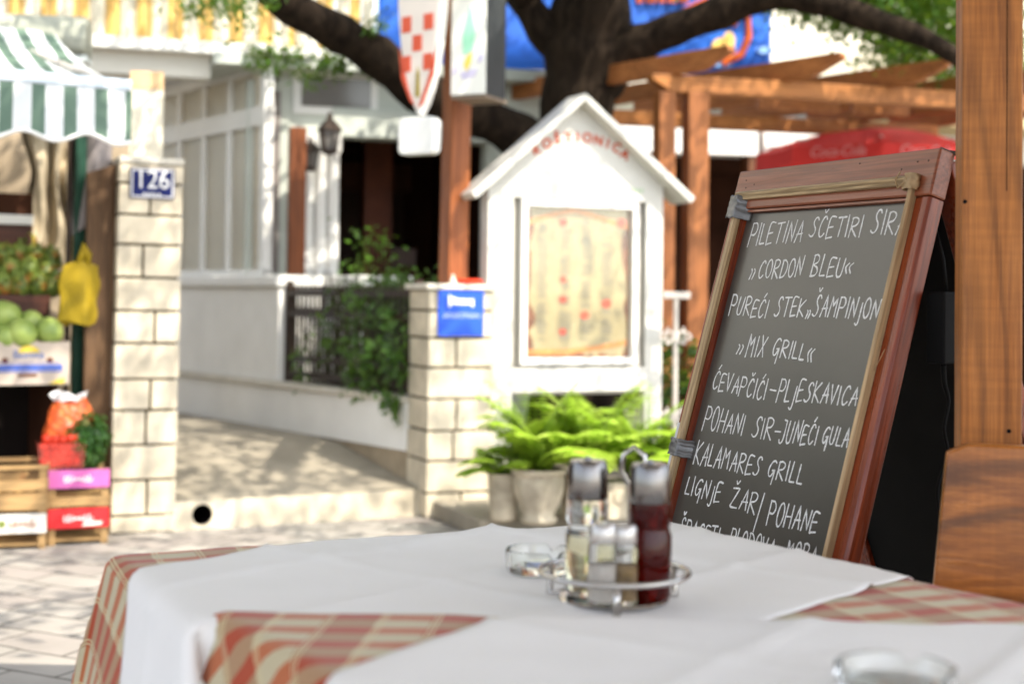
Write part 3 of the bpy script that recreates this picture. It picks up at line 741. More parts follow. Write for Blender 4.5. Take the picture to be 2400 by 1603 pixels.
# ------------------------------------------------------------------ pergola
PG = Frame(at(1564, 500, 8.3).xy, 16)
pg = thing('pergola', 'orange brown timber pergola with angled rafter tails behind the menu kiosk', 'pergola', PG.w(0, 0), PG.a)
g = lambda x, y: PG.sz(x, y)
zb1 = g(1700, 182)[1]; zb0 = g(1700, 222)[1]
w_ = .055
for px in (1564, 1638):
    s_ = g(px, 400)[0]; wd = (.052 if px < 1600 else .065)
    mb = MB(); mb.box(s_ - wd, s_ + wd, .0, .11, 0, zb0 - .001); mb.build('post', PERGPOST, pg, bevel=.004)
mb = MB(); mb.box(g(2330, 250)[0] - .06, g(2330, 250)[0] + .06, 0, .11, 0, zb0 - .001); mb.build('post', PERGPOST, pg, bevel=.004)
sb0, sb1 = g(1530, 190)[0], g(2520, 250)[0]
def beam(y0):
    mb = MB(); mb.prism([(sb0 + .12, zb0), (sb1, zb0), (sb1, zb1), (sb0, zb1), (sb0, zb1 - .03)], y0, y0 + .10); mb.build('beam', PERGWOOD, pg, bevel=.004)
beam(.005); beam(1.55)
RW = wood('rafter_wood', (.30, .095, .022), (.42, .155, .042), 1, .55)
for k in range(6):
    s_ = sb0 + .16 + .70 * k
    X = Matrix.Translation((s_, 0, 0)) @ Matrix.Rotation(R(24), 4, 'Z')
    mb = MB(); mb.prism([(-.42, zb1 + .085), (-.20, zb1 + .001), (2.2, zb1 + .001), (2.2, zb1 + .12), (-.40, zb1 + .12)], -.03, .03, axis='x', X=X); mb.build('rafter', RW, pg, bevel=.003)
for k, (a, b, y) in enumerate(((1775, 1965, 237), (1996, 2128, 248))):
    s0 = PG.sz(a, y, .7)[0]; s1 = PG.sz(b, y, .7)[0]; z = PG.sz(a, y, .7)[1]
    mb = MB(); mb.box(s0, s1, .68, .72, z - .055, z + .055); mb.build('cross_board', RW, pg, bevel=.003)

# ------------------------------------------------------------------ red parasol
pc = at(2040, 400, 10.6); ze = at(1960, 395, 10.6).z; zt = at(2000, 302, 10.6).z
t = thing('parasol', 'red parasol with white script lettering behind the chalkboard', 'parasol', (pc.x, 10.6, 0), R(14))
REDC = fabric('red_canvas', (.62, .05, .045), .2, .1, 2)
PINKW = plain('pink_white_lettering', (.72, .30, .30), .6, .05, 6, 0)
mb = MB(); Rr = .84; n = 8
for i in range(n):
    a0, a1 = 2 * math.pi * (i + .5) / n, 2 * math.pi * (i + 1.5) / n
    def f(a, b, a0=a0, a1=a1):
        rr_ = Rr * b; sag = -.02 * math.sin(math.pi * a) * b
        p0 = Vector((math.cos(a0), math.sin(a0), 0)) * rr_; p1 = Vector((math.cos(a1), math.sin(a1), 0)) * rr_
        return p0.lerp(p1, a) + Vector((0, 0, zt - (zt - ze - .11) * (b ** 1.8) + sag))
    mb.surf(f, 6, 8)
    def fv(a, b, a0=a0, a1=a1):
        p0 = Vector((math.cos(a0), math.sin(a0), 0)) * Rr; p1 = Vector((math.cos(a1), math.sin(a1), 0)) * Rr
        return p0.lerp(p1, a) * (1 + .01 * b) + Vector((0, 0, ze + .11 - .13 * b - .02 * math.sin(math.pi * a)))
    mb.surf(fv, 6, 2)
mb.build('canopy', REDC, t, smooth=30)
mb = MB(); mb.tube([(0, 0, 0), (0, 0, zt)], .025, 10); mb.build('pole', PALEIRON, t, smooth=60)
mb = MB(); mb.lathe([(.25, 0), (.25, .06), (.06, .10)], n=20); mb.build('base', CONCRETE, t, smooth=40)
mb = MB()
for i in range(n):
    a = 2 * math.pi * (i + .5) / n; mb.tube([(0, 0, zt - .05), (Rr * .97 * math.cos(a), Rr * .97 * math.sin(a), ze + .15)], .008, 5)
mb.build('ribs', PALEIRON, t)
for i in (4, 5, 6, 7):
    a = 2 * math.pi * (i + 1) / n
    X = Matrix.Translation((math.cos(a) * Rr * .935, math.sin(a) * Rr * .935, ze + .055)) @ Matrix.Rotation(a + math.pi / 2, 4, 'Z') @ Matrix.Rotation(UPR, 4, 'X')
    text_obj('Coca-Cola', .10, 'lettering', PINKW, t, X, .002, .3, .92)

# ------------------------------------------------------------------ the big tree
TY = 8.9
tr = thing('tree', 'big dark barked tree with spreading limbs behind the menu kiosk', 'tree', (at(1355, 700, TY).x, TY, 0))
o = tr.location
def tp(pts):
    return [at(x, y, Y) - Vector(o) for x, y, Y in pts]
def smoothpath(p, r, k=4):
    P_, R_ = [], []
    n = len(p)
    for i in range(n - 1):
        a, b, c, d = p[max(i - 1, 0)], p[i], p[i + 1], p[min(i + 2, n - 1)]
        for j in range(k):
            u = j / k; P_.append(.5 * ((2 * b) + (c - a) * u + (2 * a - 5 * b + 4 * c - d) * u * u + (3 * b - a - 3 * c + d) * u ** 3)); R_.append(r[i] + (r[i + 1] - r[i]) * u)
    P_.append(p[-1]); R_.append(r[-1]); return P_, R_
mb = MB()
def limb(pts, rad):
    P_, R_ = smoothpath(pts, rad); rr = random.Random(len(mb.v))
    R_ = [q_ * (1 + .07 * math.sin(i * 1.7) + rr.uniform(-.04, .04)) for i, q_ in enumerate(R_)]
    mb.tube(P_, R_, 14)
    return P_
limb([Vector((0, 0, -.05)), Vector((-.02, 0, .9)), *tp([(1345, 420, TY), (1352, 250, TY), (1368, 130, TY), (1385, 20, TY), (1400, -150, TY)])], [.36, .27, .25, .225, .245, .25, .20])
limb(tp([(1370, 170, TY), (1290, 90, TY), (1225, -5, TY), (1150, -130, TY)]), [.13, .115, .10, .08])
L1 = limb(tp([(1340, 430, TY), (1240, 335, TY - .1), (1120, 270, TY - .3), (985, 215, TY - .6), (880, 130, TY - .9), (770, 65, TY - 1.2), (660, 5, TY - 1.5), (560, -90, TY - 1.7)]), [.15, .14, .13, .125, .115, .105, .09, .07])
limb(tp([(1400, 190, TY), (1480, 115, TY - .1), (1580, 70, TY - .2), (1690, 30, TY - .3), (1800, -8, TY - .4), (1920, 5, TY - .5), (2040, 45, TY - .6), (2170, 92, TY - .7), (2260, 150, TY - .7)]), [.17, .125, .10, .10, .09, .085, .075, .06, .04])
limb(tp([(1395, -60, TY), (1500, -160, TY - .8), (1600, -330, TY - 2.2)]), [.15, .12, .08])
limb(tp([(1395, -100, TY), (1420, -260, TY - 1.5), (1500, -500, TY - 3.2)]), [.17, .12, .07])
limb(tp([(1230, -5, TY), (1050, -200, TY - 1.0), (900, -420, TY - 2.4)]), [.11, .09, .06])
mb.build('trunk', BARK, tr, smooth=80)
# crown: leaf clumps spread through a wide flat crown above the street
rr = random.Random(21)
mb = MB(); oo = Vector(o)
def leafclump(c, n, sp, L):
    for i in range(n):
        q = c + Vector((rr.gauss(0, sp), rr.gauss(0, sp), rr.gauss(0, sp * .6)))
        mb.leaf(q - oo, Vector((rr.gauss(0, 1), rr.gauss(0, 1), rr.gauss(-.3, .5))), Vector((rr.gauss(0, .45), rr.gauss(0, .45), 1)), L * rr.uniform(.7, 1.3), L * .42)
SUN_GAPS = [(Vector((.32, 6.4, .45)), .62), (Vector((-.02, 7.2, .95)), .30), (Vector((-1.35, 6.6, .14)), .25)]  # crown holes shaped to let sun onto fern, kiosk and path
for k in range(500):
    while True:
        c = Vector((rr.uniform(-3.6, 6.8), rr.uniform(2.0, 11.5), rr.uniform(3.3, 6.2)))
        e = ((c.x - 1.6) / 5.4) ** 2 + ((c.y - 6.6) / 5.0) ** 2 + ((c.z - 4.4) / 2.0) ** 2
        x, y, dd = proj(c)
        if any((c - g_ - SUN_TO * (c - g_).dot(SUN_TO)).length < r_ for g_, r_ in SUN_GAPS): continue
        if e < 1 and (c.y > 3.6 or rr.random() < .85) and (y < -60 or x < -100 or x > 2500): break
    leafclump(c, 46, .20, .10)
for k in range(26): leafclump(Vector((rr.gauss(.1, .55), rr.gauss(4.25, .4), rr.uniform(4.0, 5.0))), 46, .2, .10)  # extra unseen clumps added to shade the fruit stall
# visible sprays
def spray(x, y, Y, n, sp=.07, L=.06): leafclump(at(x, y, Y), n, sp, L)
for i in range(44): spray(rr.uniform(425, 640), -30 + abs(rr.gauss(0, 46)), 6.6 + rr.uniform(-.3, .3), 10, .045, .045)
for i in range(52):
    x = rr.uniform(600, 890); spray(x, 120 + (x - 600) * .06 + rr.uniform(-20, 70) * (1 - abs(x - 740) / 260), 8.1, 14, .045, .05)
for i in range(330):
    x = rr.uniform(1830, 2380); lim = 0 + (x - 1830) * .50
    spray(x, rr.uniform(-80, min(165, max(10, lim + rr.uniform(-30, 30)))), rr.uniform(8.6, 10.5), 30, .11, .075)
for i in range(10): spray(rr.uniform(850, 900), rr.uniform(20, 75), 7.8, 7, .04, .05)
mb.build('crown', LEAF, tr)

# ------------------------------------------------------------------ menu kiosk
K = Frame(at(1140, 900, 7.25).xy, 23)
kz = lambda x, y: K.sz(x, y)
kw = kz(1552, 700)[0]; KD = .10; zk = .086
kk = thing('menu_kiosk', 'white wooden house shaped menu kiosk with a pitched roof', 'kiosk', K.w(0, 0, zk), K.a)
def kp(x, y): a, b = kz(x, y); return a, b - zk
KW = plain('kiosk_white', (.57, .56, .52), .45, .08, 4, .12, 30)
OV = .10
def kpo(x, y): a, b = K.sz(x, y, -OV); return a, b - zk
ax, az = kpo(1372, 218); ex0, ez0 = kpo(1106, 452); ex1, ez1 = kpo(1630, 464)
ez = (ez0 + ez1) / 2; wz = ez + .06
f0x, f0z = kp(1204, 462); f1x, f1z = kp(1512, 860)
gz = kp(1300, 918)[1]
sl0 = (az - ez0) / (ax - ex0); sl1 = (az - ez1) / (ex1 - ax)
def rz_(x): return az - .035 - (sl0 * (ax - x) if x < ax else sl1 * (x - ax))
mb = MB()   # front with the opening left free
mb.prism([(0, 0), (f0x, 0), (f0x, rz_(f0x)), (0, rz_(0))], 0, .02)
mb.prism([(f1x, 0), (kw, 0), (kw, rz_(kw)), (f1x, rz_(f1x))], 0, .02)
mb.prism([(f0x, f0z), (f1x, f0z), (f1x, rz_(f1x)), (ax, rz_(ax)), (f0x, rz_(f0x))], 0, .02)
mb.prism([(f0x, gz), (f1x, gz), (f1x, f1z), (f0x, f1z)], 0, .02)
mb.build('front', KW, kk)
mb = MB(); mb.prism([(0, gz - .02), (kw, gz - .02), (kw, rz_(kw)), (ax, rz_(ax)), (0, rz_(0))], KD - .02, KD); mb.build('back', KW, kk)
for x0, x1 in ((.0, .02), (kw - .02, kw)):
    mb = MB(); mb.box(x0, x1, .021, KD - .021, 0, rz_((x0 + x1) / 2) - .02); mb.build('side', KW, kk)
mb = MB(); mb.box(.021, kw - .021, .021, KD - .021, gz + .002, gz + .02); mb.build('shelf', KW, kk)
for x in (.02, kw - .09):
    mb = MB(); mb.box(x, x + .07, KD - .09, KD - .021, 0, gz); mb.build('leg', KW, kk)
# roof slabs
mb = MB(); mb.prism([(ex0, ez0), (ax, az), (ax, az - .04), (ex0 + .025, ez0 - .028)], -OV, KD + .02); r1 = mb.build('roof', KW, kk, bevel=.003)
mb = MB(); mb.prism([(ax + .001, az), (ex1, ez1), (ex1 - .025, ez1 - .028), (ax + .001, az - .04)], -OV, KD + .02); mb.build('roof', KW, kk, bevel=.003)
# menu case: frame, glass, poster
i0x, i0z = kp(1237, 478); i1x, i1z = kp(1478, 842)
m0x, m0z = kp(1222, 466); m1x, m1z = kp(1493, 853)
mb = MB()
for a, b, c, d in ((m0x, m1x, m0z - .035, m0z), (m0x, m1x, m1z, m1z + .035), (m0x, m0x + .035, m1z + .035, m0z - .035), (m1x - .035, m1x, m1z + .035, m0z - .035)): mb.box(a, b, -.012, .03, c, d)
mb.build('menu_frame', WHITE, kk, bevel=.004)
mb = MB(); mb.box(f0x, f1x, .036, .046, f1z, f0z); mb.build('recess_back', plain('recess_grey', (.42, .39, .34), .7, .1, 5, 0), kk)
t = NT('parchment_menu'); v = t.coord()
f = t.noise(v, 5, 5, .6)
c = t.ramp(f, [(.35, (.29, .235, .10)), (.65, (.40, .34, .17))])
PARCH = t.set(col=c, rough=.6).mat
pw, ph_ = i1x - i0x, i0z - i1z
mb = MB(); mb.box(i0x - .01, i1x + .01, .030, .034, i1z - .01, i0z + .01); po = mb.build('menu_poster', PARCH, kk)
BURN = plain('scorched_edge', (.17, .05, .010), .7, .5, 14, 0)
mb = MB(); rr = random.Random(4)
def ragged(p0, p1, w, n=22):
    d = (p1[0] - p0[0], p1[1] - p0[1]); L = math.hypot(*d); nx, nz = -d[1] / L, d[0] / L
    poly = [p0] + [p1]
    inn = []
    for i in range(n + 1):
        u = 1 - i / n; k = w * (.25 + 1.3 * abs(noise.noise(Vector((u * 7, p0[0] * 9, p0[1] * 7)))))
        inn.append((p0[0] + d[0] * u + nx * k, p0[1] + d[1] * u + nz * k))
    for i in range(n):
        a, b = inn[i], inn[i + 1]; u0, u1 = 1 - i / n, 1 - (i + 1) / n
        mb.prism([(p0[0] + d[0] * u0, p0[1] + d[1] * u0), a, b, (p0[0] + d[0] * u1, p0[1] + d[1] * u1)], .0285, .0298)
ragged((i0x, i0z), (i0x, i1z), .07); ragged((i1x, i1z), (i1x, i0z), .035); ragged((i0x, i1z), (i1x, i1z), .05)
mb.build('scorched_border', BURN, po)
mb = MB()
def band(pts, w):
    for (a, b), (c, d) in zip(pts, pts[1:]): mb.prism([(a, b - w), (c, d - w), (c, d + w), (a, b + w)], .027, .0282)
P2 = lambda a, b: (i0x + pw * a, i1z + ph_ * b)
band([P2(.02, .88), P2(.2, .93), P2(.45, .97), P2(.6, .95), P2(.8, .91), P2(.98, .87)], .012); band([P2(.02, .05), P2(.4, .05), P2(.7, .075), P2(.98, .11)], .014)
mb.build('ribbon', plain('orange_ribbon', (.55, .22, .04), .6, .25, 10, 0), po)
mb = MB()
for cx in (.16, .38, .58, .78):
    z = .85
    while z > .12:
        if rr.random() < .85: a, b = P2(cx - .055 * rr.uniform(.6, 1), z); c_, d_ = P2(cx + .06 * rr.uniform(.5, 1), z - .008); mb.box(a, c_, .0275, .0285, d_, b)
        z -= .021
mb.build('printed_lines', plain('faded_print', (.19, .17, .12), .7, .1, 9, 0), po)
mb = MB(); MG = plain('dish_red', (.50, .05, .012), .6, .3, 30, 0)
for a, b, r_ in ((.36, .89, .026), (.36, .52, .022), (.36, .39, .024), (.36, .18, .024), (.78, .365, .030), (.57, .29, .028), (.92, .90, .03)):
    x, z = P2(a, b); mb.prism([(x + r_ * math.cos(i * .524), z + r_ * .8 * math.sin(i * .524)) for i in range(12)], .0262, .027)
mb.build('dish_picture', MG, po)
mb = MB()
for a, b, r_ in ((.57, .89, .026), (.57, .77, .03), (.36, .64, .02), (.17, .86, .022)):
    x, z = P2(a, b); mb.prism([(x + r_ * math.cos(i * .524), z + r_ * .8 * math.sin(i * .524)) for i in range(12)], .0262, .027)
mb.build('dish_picture', plain('dish_olive', (.22, .20, .12), .6, .4, 30, 0), po)
mb = MB(); mb.box(i0x, i1x, .0175, .0195, i1z, i0z)
tg = NT('case_glass'); gl = tg.new('BsdfGlossy'); gl.inputs['Roughness'].default_value = .02; tp_ = tg.new('BsdfTransparent'); mx = tg.new('MixShader'); mx.inputs[0].default_value = .07
tg.link(tp_.outputs[0], mx.inputs[1]); tg.link(gl.outputs[0], mx.inputs[2]); tg.link(mx.outputs[0], tg.out.inputs[0]); mb.build('glass', tg.mat, kk)
# arched lettering
lets = 'ROŠTIONICA'; pts = [(1256, 352), (1282, 338), (1306, 327), (1332, 324), (1353, 323), (1376, 325), (1402, 331), (1424, 338), (1444, 348), (1464, 363)]
for ch, (x, y), a in zip(lets, pts, (24, 18, 12, 6, 2, -4, -10, -15, -20, -26)):
    X_, Z_ = kp(x, y); text_obj(ch, .072, 'letter', LETTERR, kk, Matrix.Translation((X_, -.002, Z_)) @ Matrix.Rotation(R(-a), 4, 'Y') @ Matrix.Rotation(UPR, 4, 'X'), .002, bold=.0022)
mb = MB(); rr = random.Random(9)
for k in range(8):
    x, z = kp(1438 + 9 * k, 447 + k * .8)
    if k == 1: continue
    mb.prism([(x, z), (x + .008, z), (x + .012, z + .022 * rr.uniform(.5, 1)), (x + .004, z + .022)], -.003, -.0005)
mb.build('green_scribble', LETTERG, kk)

# ------------------------------------------------------------------ plants and pots in front of the kiosk
def fern(o, n, L, seed, label, name='fern', side=0, up=.75):
    rr = random.Random(seed); t = thing(name, label, 'fern', o)
    mb = MB(); st = MB()
    for i in range(n):
        a = rr.uniform(0, 2 * math.pi); el = rr.uniform(.62, 1.38); l_ = L * rr.uniform(.65, 1.1)
        d = Vector((math.cos(a) * math.cos(el) + side, math.sin(a) * math.cos(el), math.sin(el) * up / .75)).normalized()
        pts = []; p = Vector((0, 0, 0)); q = d.copy()
        for k in range(13):
            pts.append(p.copy()); p += q * l_ / 12; q = (q + Vector((0, 0, -.060 - .014 * k))).normalized()
        st.tube(pts, [.004 - .00025 * k for k in range(13)], 4, caps=False)
        for k in range(2, 13):
            tdir = (pts[k] - pts[k - 1]).normalized(); w = tdir.cross(Vector((0, 0, 1)))
            if w.length < .05: w = Vector((1, 0, 0))
            w.normalize(); ll = .105 * math.sin(math.pi * min(1, (13.4 - k) / 13)) ** .7 * L / .5
            for s_ in (-1, 1):
                for h in (0, .5):
                    mb.leaf(pts[k - 1].lerp(pts[k], h), w * s_ + tdir * .35 + Vector((0, 0, -.12)), Vector((0, 0, 1)) + tdir * rr.gauss(0, .15), ll * rr.uniform(.85, 1.1), .026)
    mb.build('fronds', FERN, t); st.build('stems', FERN, t)
    return t
POTSTONE = plain('weathered_pot_stone', (.40, .35, .27), .85, .35, 9, .5, 40)
def pot_at(px, py, Y): p = at(px, py, Y); return p
PZ = .0855
pc = at(1180, 1185, 6.42); t = thing('flower_pot', 'plain off white cylindrical pot left of the carved stone urn', 'pot', (pc.x, 6.42, PZ))
mb = MB(); mb.lathe([(.05, 0), (.062, .01), (.072, .20), (.076, .21), (.070, .212), (.066, .19)], n=24); mb.build('pot', POTSTONE, t, smooth=40)
mb = MB(); mb.lathe([(.064, .185), (.001, .19)], n=24); mb.build('soil', MORTAR, t)
pc2 = at(1262, 1185, 6.36); t = thing('stone_urn', 'carved cream stone urn holding a fern, middle of the row of pots', 'pot', (pc2.x, 6.36, PZ))
mb = MB()
prof = [(.075, 0), (.085, .015), (.07, .035), (.082, .07), (.105, .13), (.112, .19), (.108, .21), (.125, .222), (.125, .24), (.108, .24), (.10, .20)]
vs = []; n = 40
for r_, z in prof:
    for j in range(n):
        a = 2 * math.pi * j / n; q = r_ * (1 + (.05 * math.cos(8 * a) if .05 < z < .21 else 0)); vs.append(Vector((q * math.cos(a), q * math.sin(a), z)))
mb.add(vs, [(i * n + j, i * n + (j + 1) % n, (i + 1) * n + (j + 1) % n, (i + 1) * n + j) for i in range(len(prof) - 1) for j in range(n)])
mb.build('urn', POTSTONE, t, smooth=60)
mb = MB(); mb.lathe([(.10, .205), (.001, .215)], n=24); mb.build('soil', MORTAR, t)
pc3 = at(1415, 1180, 6.5); t = thing('stone_trough', 'long cream stone trough at the right of the row of pots', 'pot', (pc3.x, 6.5, PZ), FAC.a)
mb = MB(); mb.prism([(-.17, 0), (.17, 0), (.20, .21), (.165, .21), (.16, .17), (-.16, .17), (-.165, .21), (-.20, .21)], -.08, .08); mb.build('trough', POTSTONE, t, bevel=.008)
mb = MB()
for x in (-.12, -.04, .04, .12): mb.ball((x, -.08, .10), .035, sy=.35, n=12)
mb.build('rosette', POTSTONE, t, smooth=180)
fern((pc.x, 6.42, PZ + .19), 13, .30, 2, 'low bright fern in the off white cylindrical pot', side=-.25)
fern((pc2.x, 6.36, PZ + .215), 34, .50, 3, 'big arching fern in the carved stone urn')
fern((pc3.x - .06, 6.5, PZ + .18), 36, .50, 5, 'tall bright fern at the left end of the stone trough')
fern((pc3.x + .14, 6.54, PZ + .18), 32, .46, 8, 'bushy fern at the right end of the stone trough, near the chalkboard', side=.15)
shrub('hedge_plant', 'small dark leafy shrub behind the wrought iron stand', (at(1600, 800, 7.9).x, 7.9, .086), [((-.16, .22, -.1, .1, .15, .75), 26)], 30, LEAFD, .07, 12)
# pale wrought iron stand between kiosk and pergola
ib = at(1583, 800, 7.5); z1 = at(1583, 700, 7.5).z
t = thing('iron_stand', 'pale wrought iron stand with a flat top bar and scrolls, right of the kiosk', 'stand', (ib.x, 7.5, .086), R(15))
h = z1 - .086
mb = MB(); mb.tube([(0, 0, 0), (0, 0, h)], .014, 8); mb.build('stem', PALEIRON, t)
mb = MB(); mb.box(-.075, .075, -.02, .02, h, h + .036); mb.build('top_bar', PALEIRON, t, bevel=.003)
for s_ in (-1, 1):
    for zc in (h - .2, h - .62):
        mb = MB(); mb.tube([(s_ * (.012 + .05 * k / 20 * math.sin(k * .45) + .03), 0, zc + .05 * math.cos(k * .45) * (1 - k / 30)) for k in range(21)], .007, 6); mb.build('scroll', PALEIRON, t)
mb = MB(); mb.lathe([(.12, 0), (.12, .012), (.02, .03)], n=18); mb.build('base', PALEIRON, t)

nb_ = thing('added_house', 'unseen white house added left of the fruit stall, to reflect in the chalkboard', 'house', (-6.2, 2.4, 0), math.atan2(7.6, .9))  # unseen house, added so its bright wall reflects in the chalkboard
mb = MB(); mb.box(0, 7.7, 0, 4.0, 3.0, 6.4); mb.build('wall', plain('white_house_render', (.74, .73, .69), .85, .06, 2, .2), nb_)
mb = MB(); mb.box(0, 7.7, .4, 4.0, 0, 2.999); mb.build('dark_lower_storey', BROWNDARK, nb_)  # lower storey made dark to dim the lower part of that reflection
mb = MB(); mb.prism([(-1.1, 2.45), (-1.1, 2.50), (-.001, 2.98), (-.001, 2.9)], .1, 7.6, axis='x'); mb.build('dark_lower_awning', plain('dark_green_canvas', (.02, .05, .035), .8, .1, 4, .1), nb_)  # dark awning, added for the same dim reflection
for x in (0, 1.9, 3.75, 5.6, 7.5):
    mb = MB(); mb.box(x, x + .2, .05, .399, 0, 2.999); mb.build('shop_pillar', plain('shop_pillar_grey', (.3, .29, .27), .85, .1, 4, .1), nb_)
mb = MB(); mb.box(-.2, 7.9, -.35, 4.2, 6.401, 6.6); mb.build('roof', plain('roof_tile', (.42, .16, .09), .8, .2, 8, .3), nb_)
for x in (1.2, 3.4, 5.6):
    mb = MB(); mb.box(x, x + .9, -.04, -.001, 3.4, 4.8); f_ = mb.build('window', WHITE, nb_)
    mb = MB(); mb.box(x + .06, x + .84, -.052, -.041, 3.46, 4.74); mb.build('pane', GREYGLASS, f_)

# ------------------------------------------------------------------ fruit stall on the left
SF = Frame(at(307, 194, 5.9).xy, 29)
s_l = -2.6
zt = SF.sz(150, 182)[1]; 
aw = thing('awning', 'green and white striped awning with a scalloped valance over the fruit stall', 'awning', SF.w(0, 0), SF.a)
GRN, WHT = (.13, .20, .155), (.74, .77, .78)
zv1 = SF.sz(100, 200)[1]; zlo = SF.sz(100, 330)[1]; zhi = SF.sz(145, 312)[1]
STR = striped('green_white_canvas', .124, .42, GRN, WHT, 0, .14, .22)
back = Vector((-.10, 1.15, .40))
mb = MB(); mb.surf(lambda a, b: Vector((s_l * (1 - a), 0, zv1 + .025)) + back * b + Vector((0, 0, -.05 * math.sin(math.pi * b))), 40, 10); mb.build('canopy', STR, aw, smooth=180)
SLOW = SF.sz(272, 345)[0]
def val(a, b):
    x = s_l * (1 - a); w_ = .248; ph = ((x - SLOW) / w_) * 2 * math.pi
    bot = zlo + (zhi - zlo) * (.5 - .5 * math.cos(ph))
    return Vector((x, -.022 + .012 * math.sin(x * 9) * b, zv1 - (zv1 - bot) * b))
mb = MB(); mb.surf(val, 160, 6); mb.build('valance', STR, aw, smooth=180)
mb = MB(); mb.tube([val(i / 160, 1.0) for i in range(161)], .009, 6); mb.build('white_trim', WHITE, aw, smooth=180)
mb = MB(); mb.box(s_l, .0, -.03, .03, zv1, zv1 + .05); mb.build('front_bar', plain('pale_blue_canvas', (.60, .68, .76), .7, .06, 6, 0), aw, bevel=.012)
mb = MB()
for x in (-.05, -1.6):
    mb = MB(); mb.tube([(x - .25, 1.05, zv1 + .33), (x, 0, zv1 + .02)], .014, 6); mb.build('arm', PALEIRON, aw)
# rolled grey tarpaulin above
TF = Frame(at(206, 80, 6.9).xy, 10)
s0 = -2.6; za = TF.sz(100, 118)[1]; zb = TF.sz(100, 32)[1]
t = thing('awning_box', 'rolled grey green tarpaulin cover above the striped awning', 'awning cover', TF.w(0, 0, za), TF.a)
mb = MB(); hh = zb - za
mb.prism([(-.05, 0), (-.01, -.02), (.2, -.02), (.22, .1), (.2, hh), (.03, hh), (-.04, hh * .75), (-.06, hh * .3)], s0, 0, axis='x'); mb.build('cover', plain('grey_tarpaulin', (.30, .31, .26), .7, .12, 4, .3, 12), t, bevel=.02)
mb = MB(); mb.box(s0, 0, -.02, .16, -.05, -.021); mb.build('rail', plain('pale_rail', (.55, .60, .60), .5, .1, 5, 0), t)
# stall frame
t = thing('stall_post', 'dark green painted steel post of the fruit stall', 'post', (at(183, 700, 6.55).x, 6.55, 0), SF.a)
mb = MB(); mb.box(-.024, .024, -.024, .024, 0, SF.sz(183, 250)[1]); mb.build('post', plain('dark_green_paint', (.008, .05, .028), .45, .15, 8, .05), t, bevel=.003)
mb = MB(); mb.box(-.05, .05, -.05, .05, 0, .008); mb.build('foot_plate', IRON, t)
BD = Frame(at(200, 700, 6.45).xy, 24)
t = thing('timber_board', 'weathered brown upright timber board between green post and stone pillar', 'board', BD.w(0, 0), BD.a)
s1 = BD.sz(268, 700)[0]; zt_ = BD.sz(200, 405)[1]
mb = MB(); mb.prism([(0, 0), (s1, 0), (s1, BD.sz(265, 385)[1]), (0, zt_)], 0, .05); mb.build('board', TIMBER, t, bevel=.004)
t = thing('grey_tarp', 'slack grey tarpaulin hanging above the brown timber board', 'tarpaulin', BD.w(0, .12), BD.a)
mb = MB(); za = BD.sz(200, 320)[1]
mb.surf(lambda a, b: Vector((-.05 + (s1 + .05) * a, .05 * math.sin(a * 6 + b * 3), za + .1 - .55 * b + .05 * math.sin(a * 3))), 16, 12); mb.build('sheet', plain('mauve_grey_tarp', (.27, .24, .24), .75, .1, 5, .2, 20), t, smooth=180, solid=.004)
mb = MB(); mb.tube([(-.06, .03, 0), (-.06, .03, za + .2)], .012, 6); mb.build('stay', IRON, t)
# hanging hessian curtain
CF = Frame(at(45, 500, 7.1).xy, 20)
za = CF.sz(100, 300)[1]; zb = CF.sz(100, 560)[1]; s1 = CF.sz(172, 500)[0]
t = thing('curtain', 'bunched beige hessian curtain hanging in the fruit stall', 'curtain', CF.w(0, 0), CF.a)
def cur(a, b):
    pinch = 1 - .35 * math.exp(-((b - .42) / .18) ** 2) - .1 * b
    x = s1 * .55 + (a - .5) * s1 * 1.15 * pinch
    fold = math.sin(a * 17 + 2.5 * noise.noise(Vector((a * 3, b * 2, 0)))) * .05 + .06 * noise.noise(Vector((a * 5, b * 4, 3)))
    return Vector((x, fold, za + .1 - (za - zb + .25) * b))
mb = MB(); mb.surf(cur, 60, 40); mb.build('cloth', plain('hessian', (.50, .42, .30), .9, .22, 7, .4, 120), t, smooth=180, solid=.003)
mb = MB(); mb.tube([(-.3, 0, za + .1), (s1 + .2, 0, za + .1)], .012, 6); mb.build('rod', IRON, t)
WB_ = Frame(at(60, 500, 7.7).xy, 20)
t = thing('stall_backdrop', 'tan canvas wall closing the back of the fruit stall', 'canvas wall', WB_.w(-2.4, 0), WB_.a)
mb = MB(); mb.surf(lambda a, b: Vector((3.0 * a, .03 * math.sin(a * 30), 2.15 * b)), 60, 6); mb.build('canvas', plain('tan_canvas', (.34, .27, .19), .85, .15, 3, .2, 30), t, smooth=180, solid=.004)
for x in (0, 3.0):
    mb = MB(); mb.tube([(x, .05, 0), (x, .05, 2.2)], .02, 8); mb.build('pole', IRON, t)
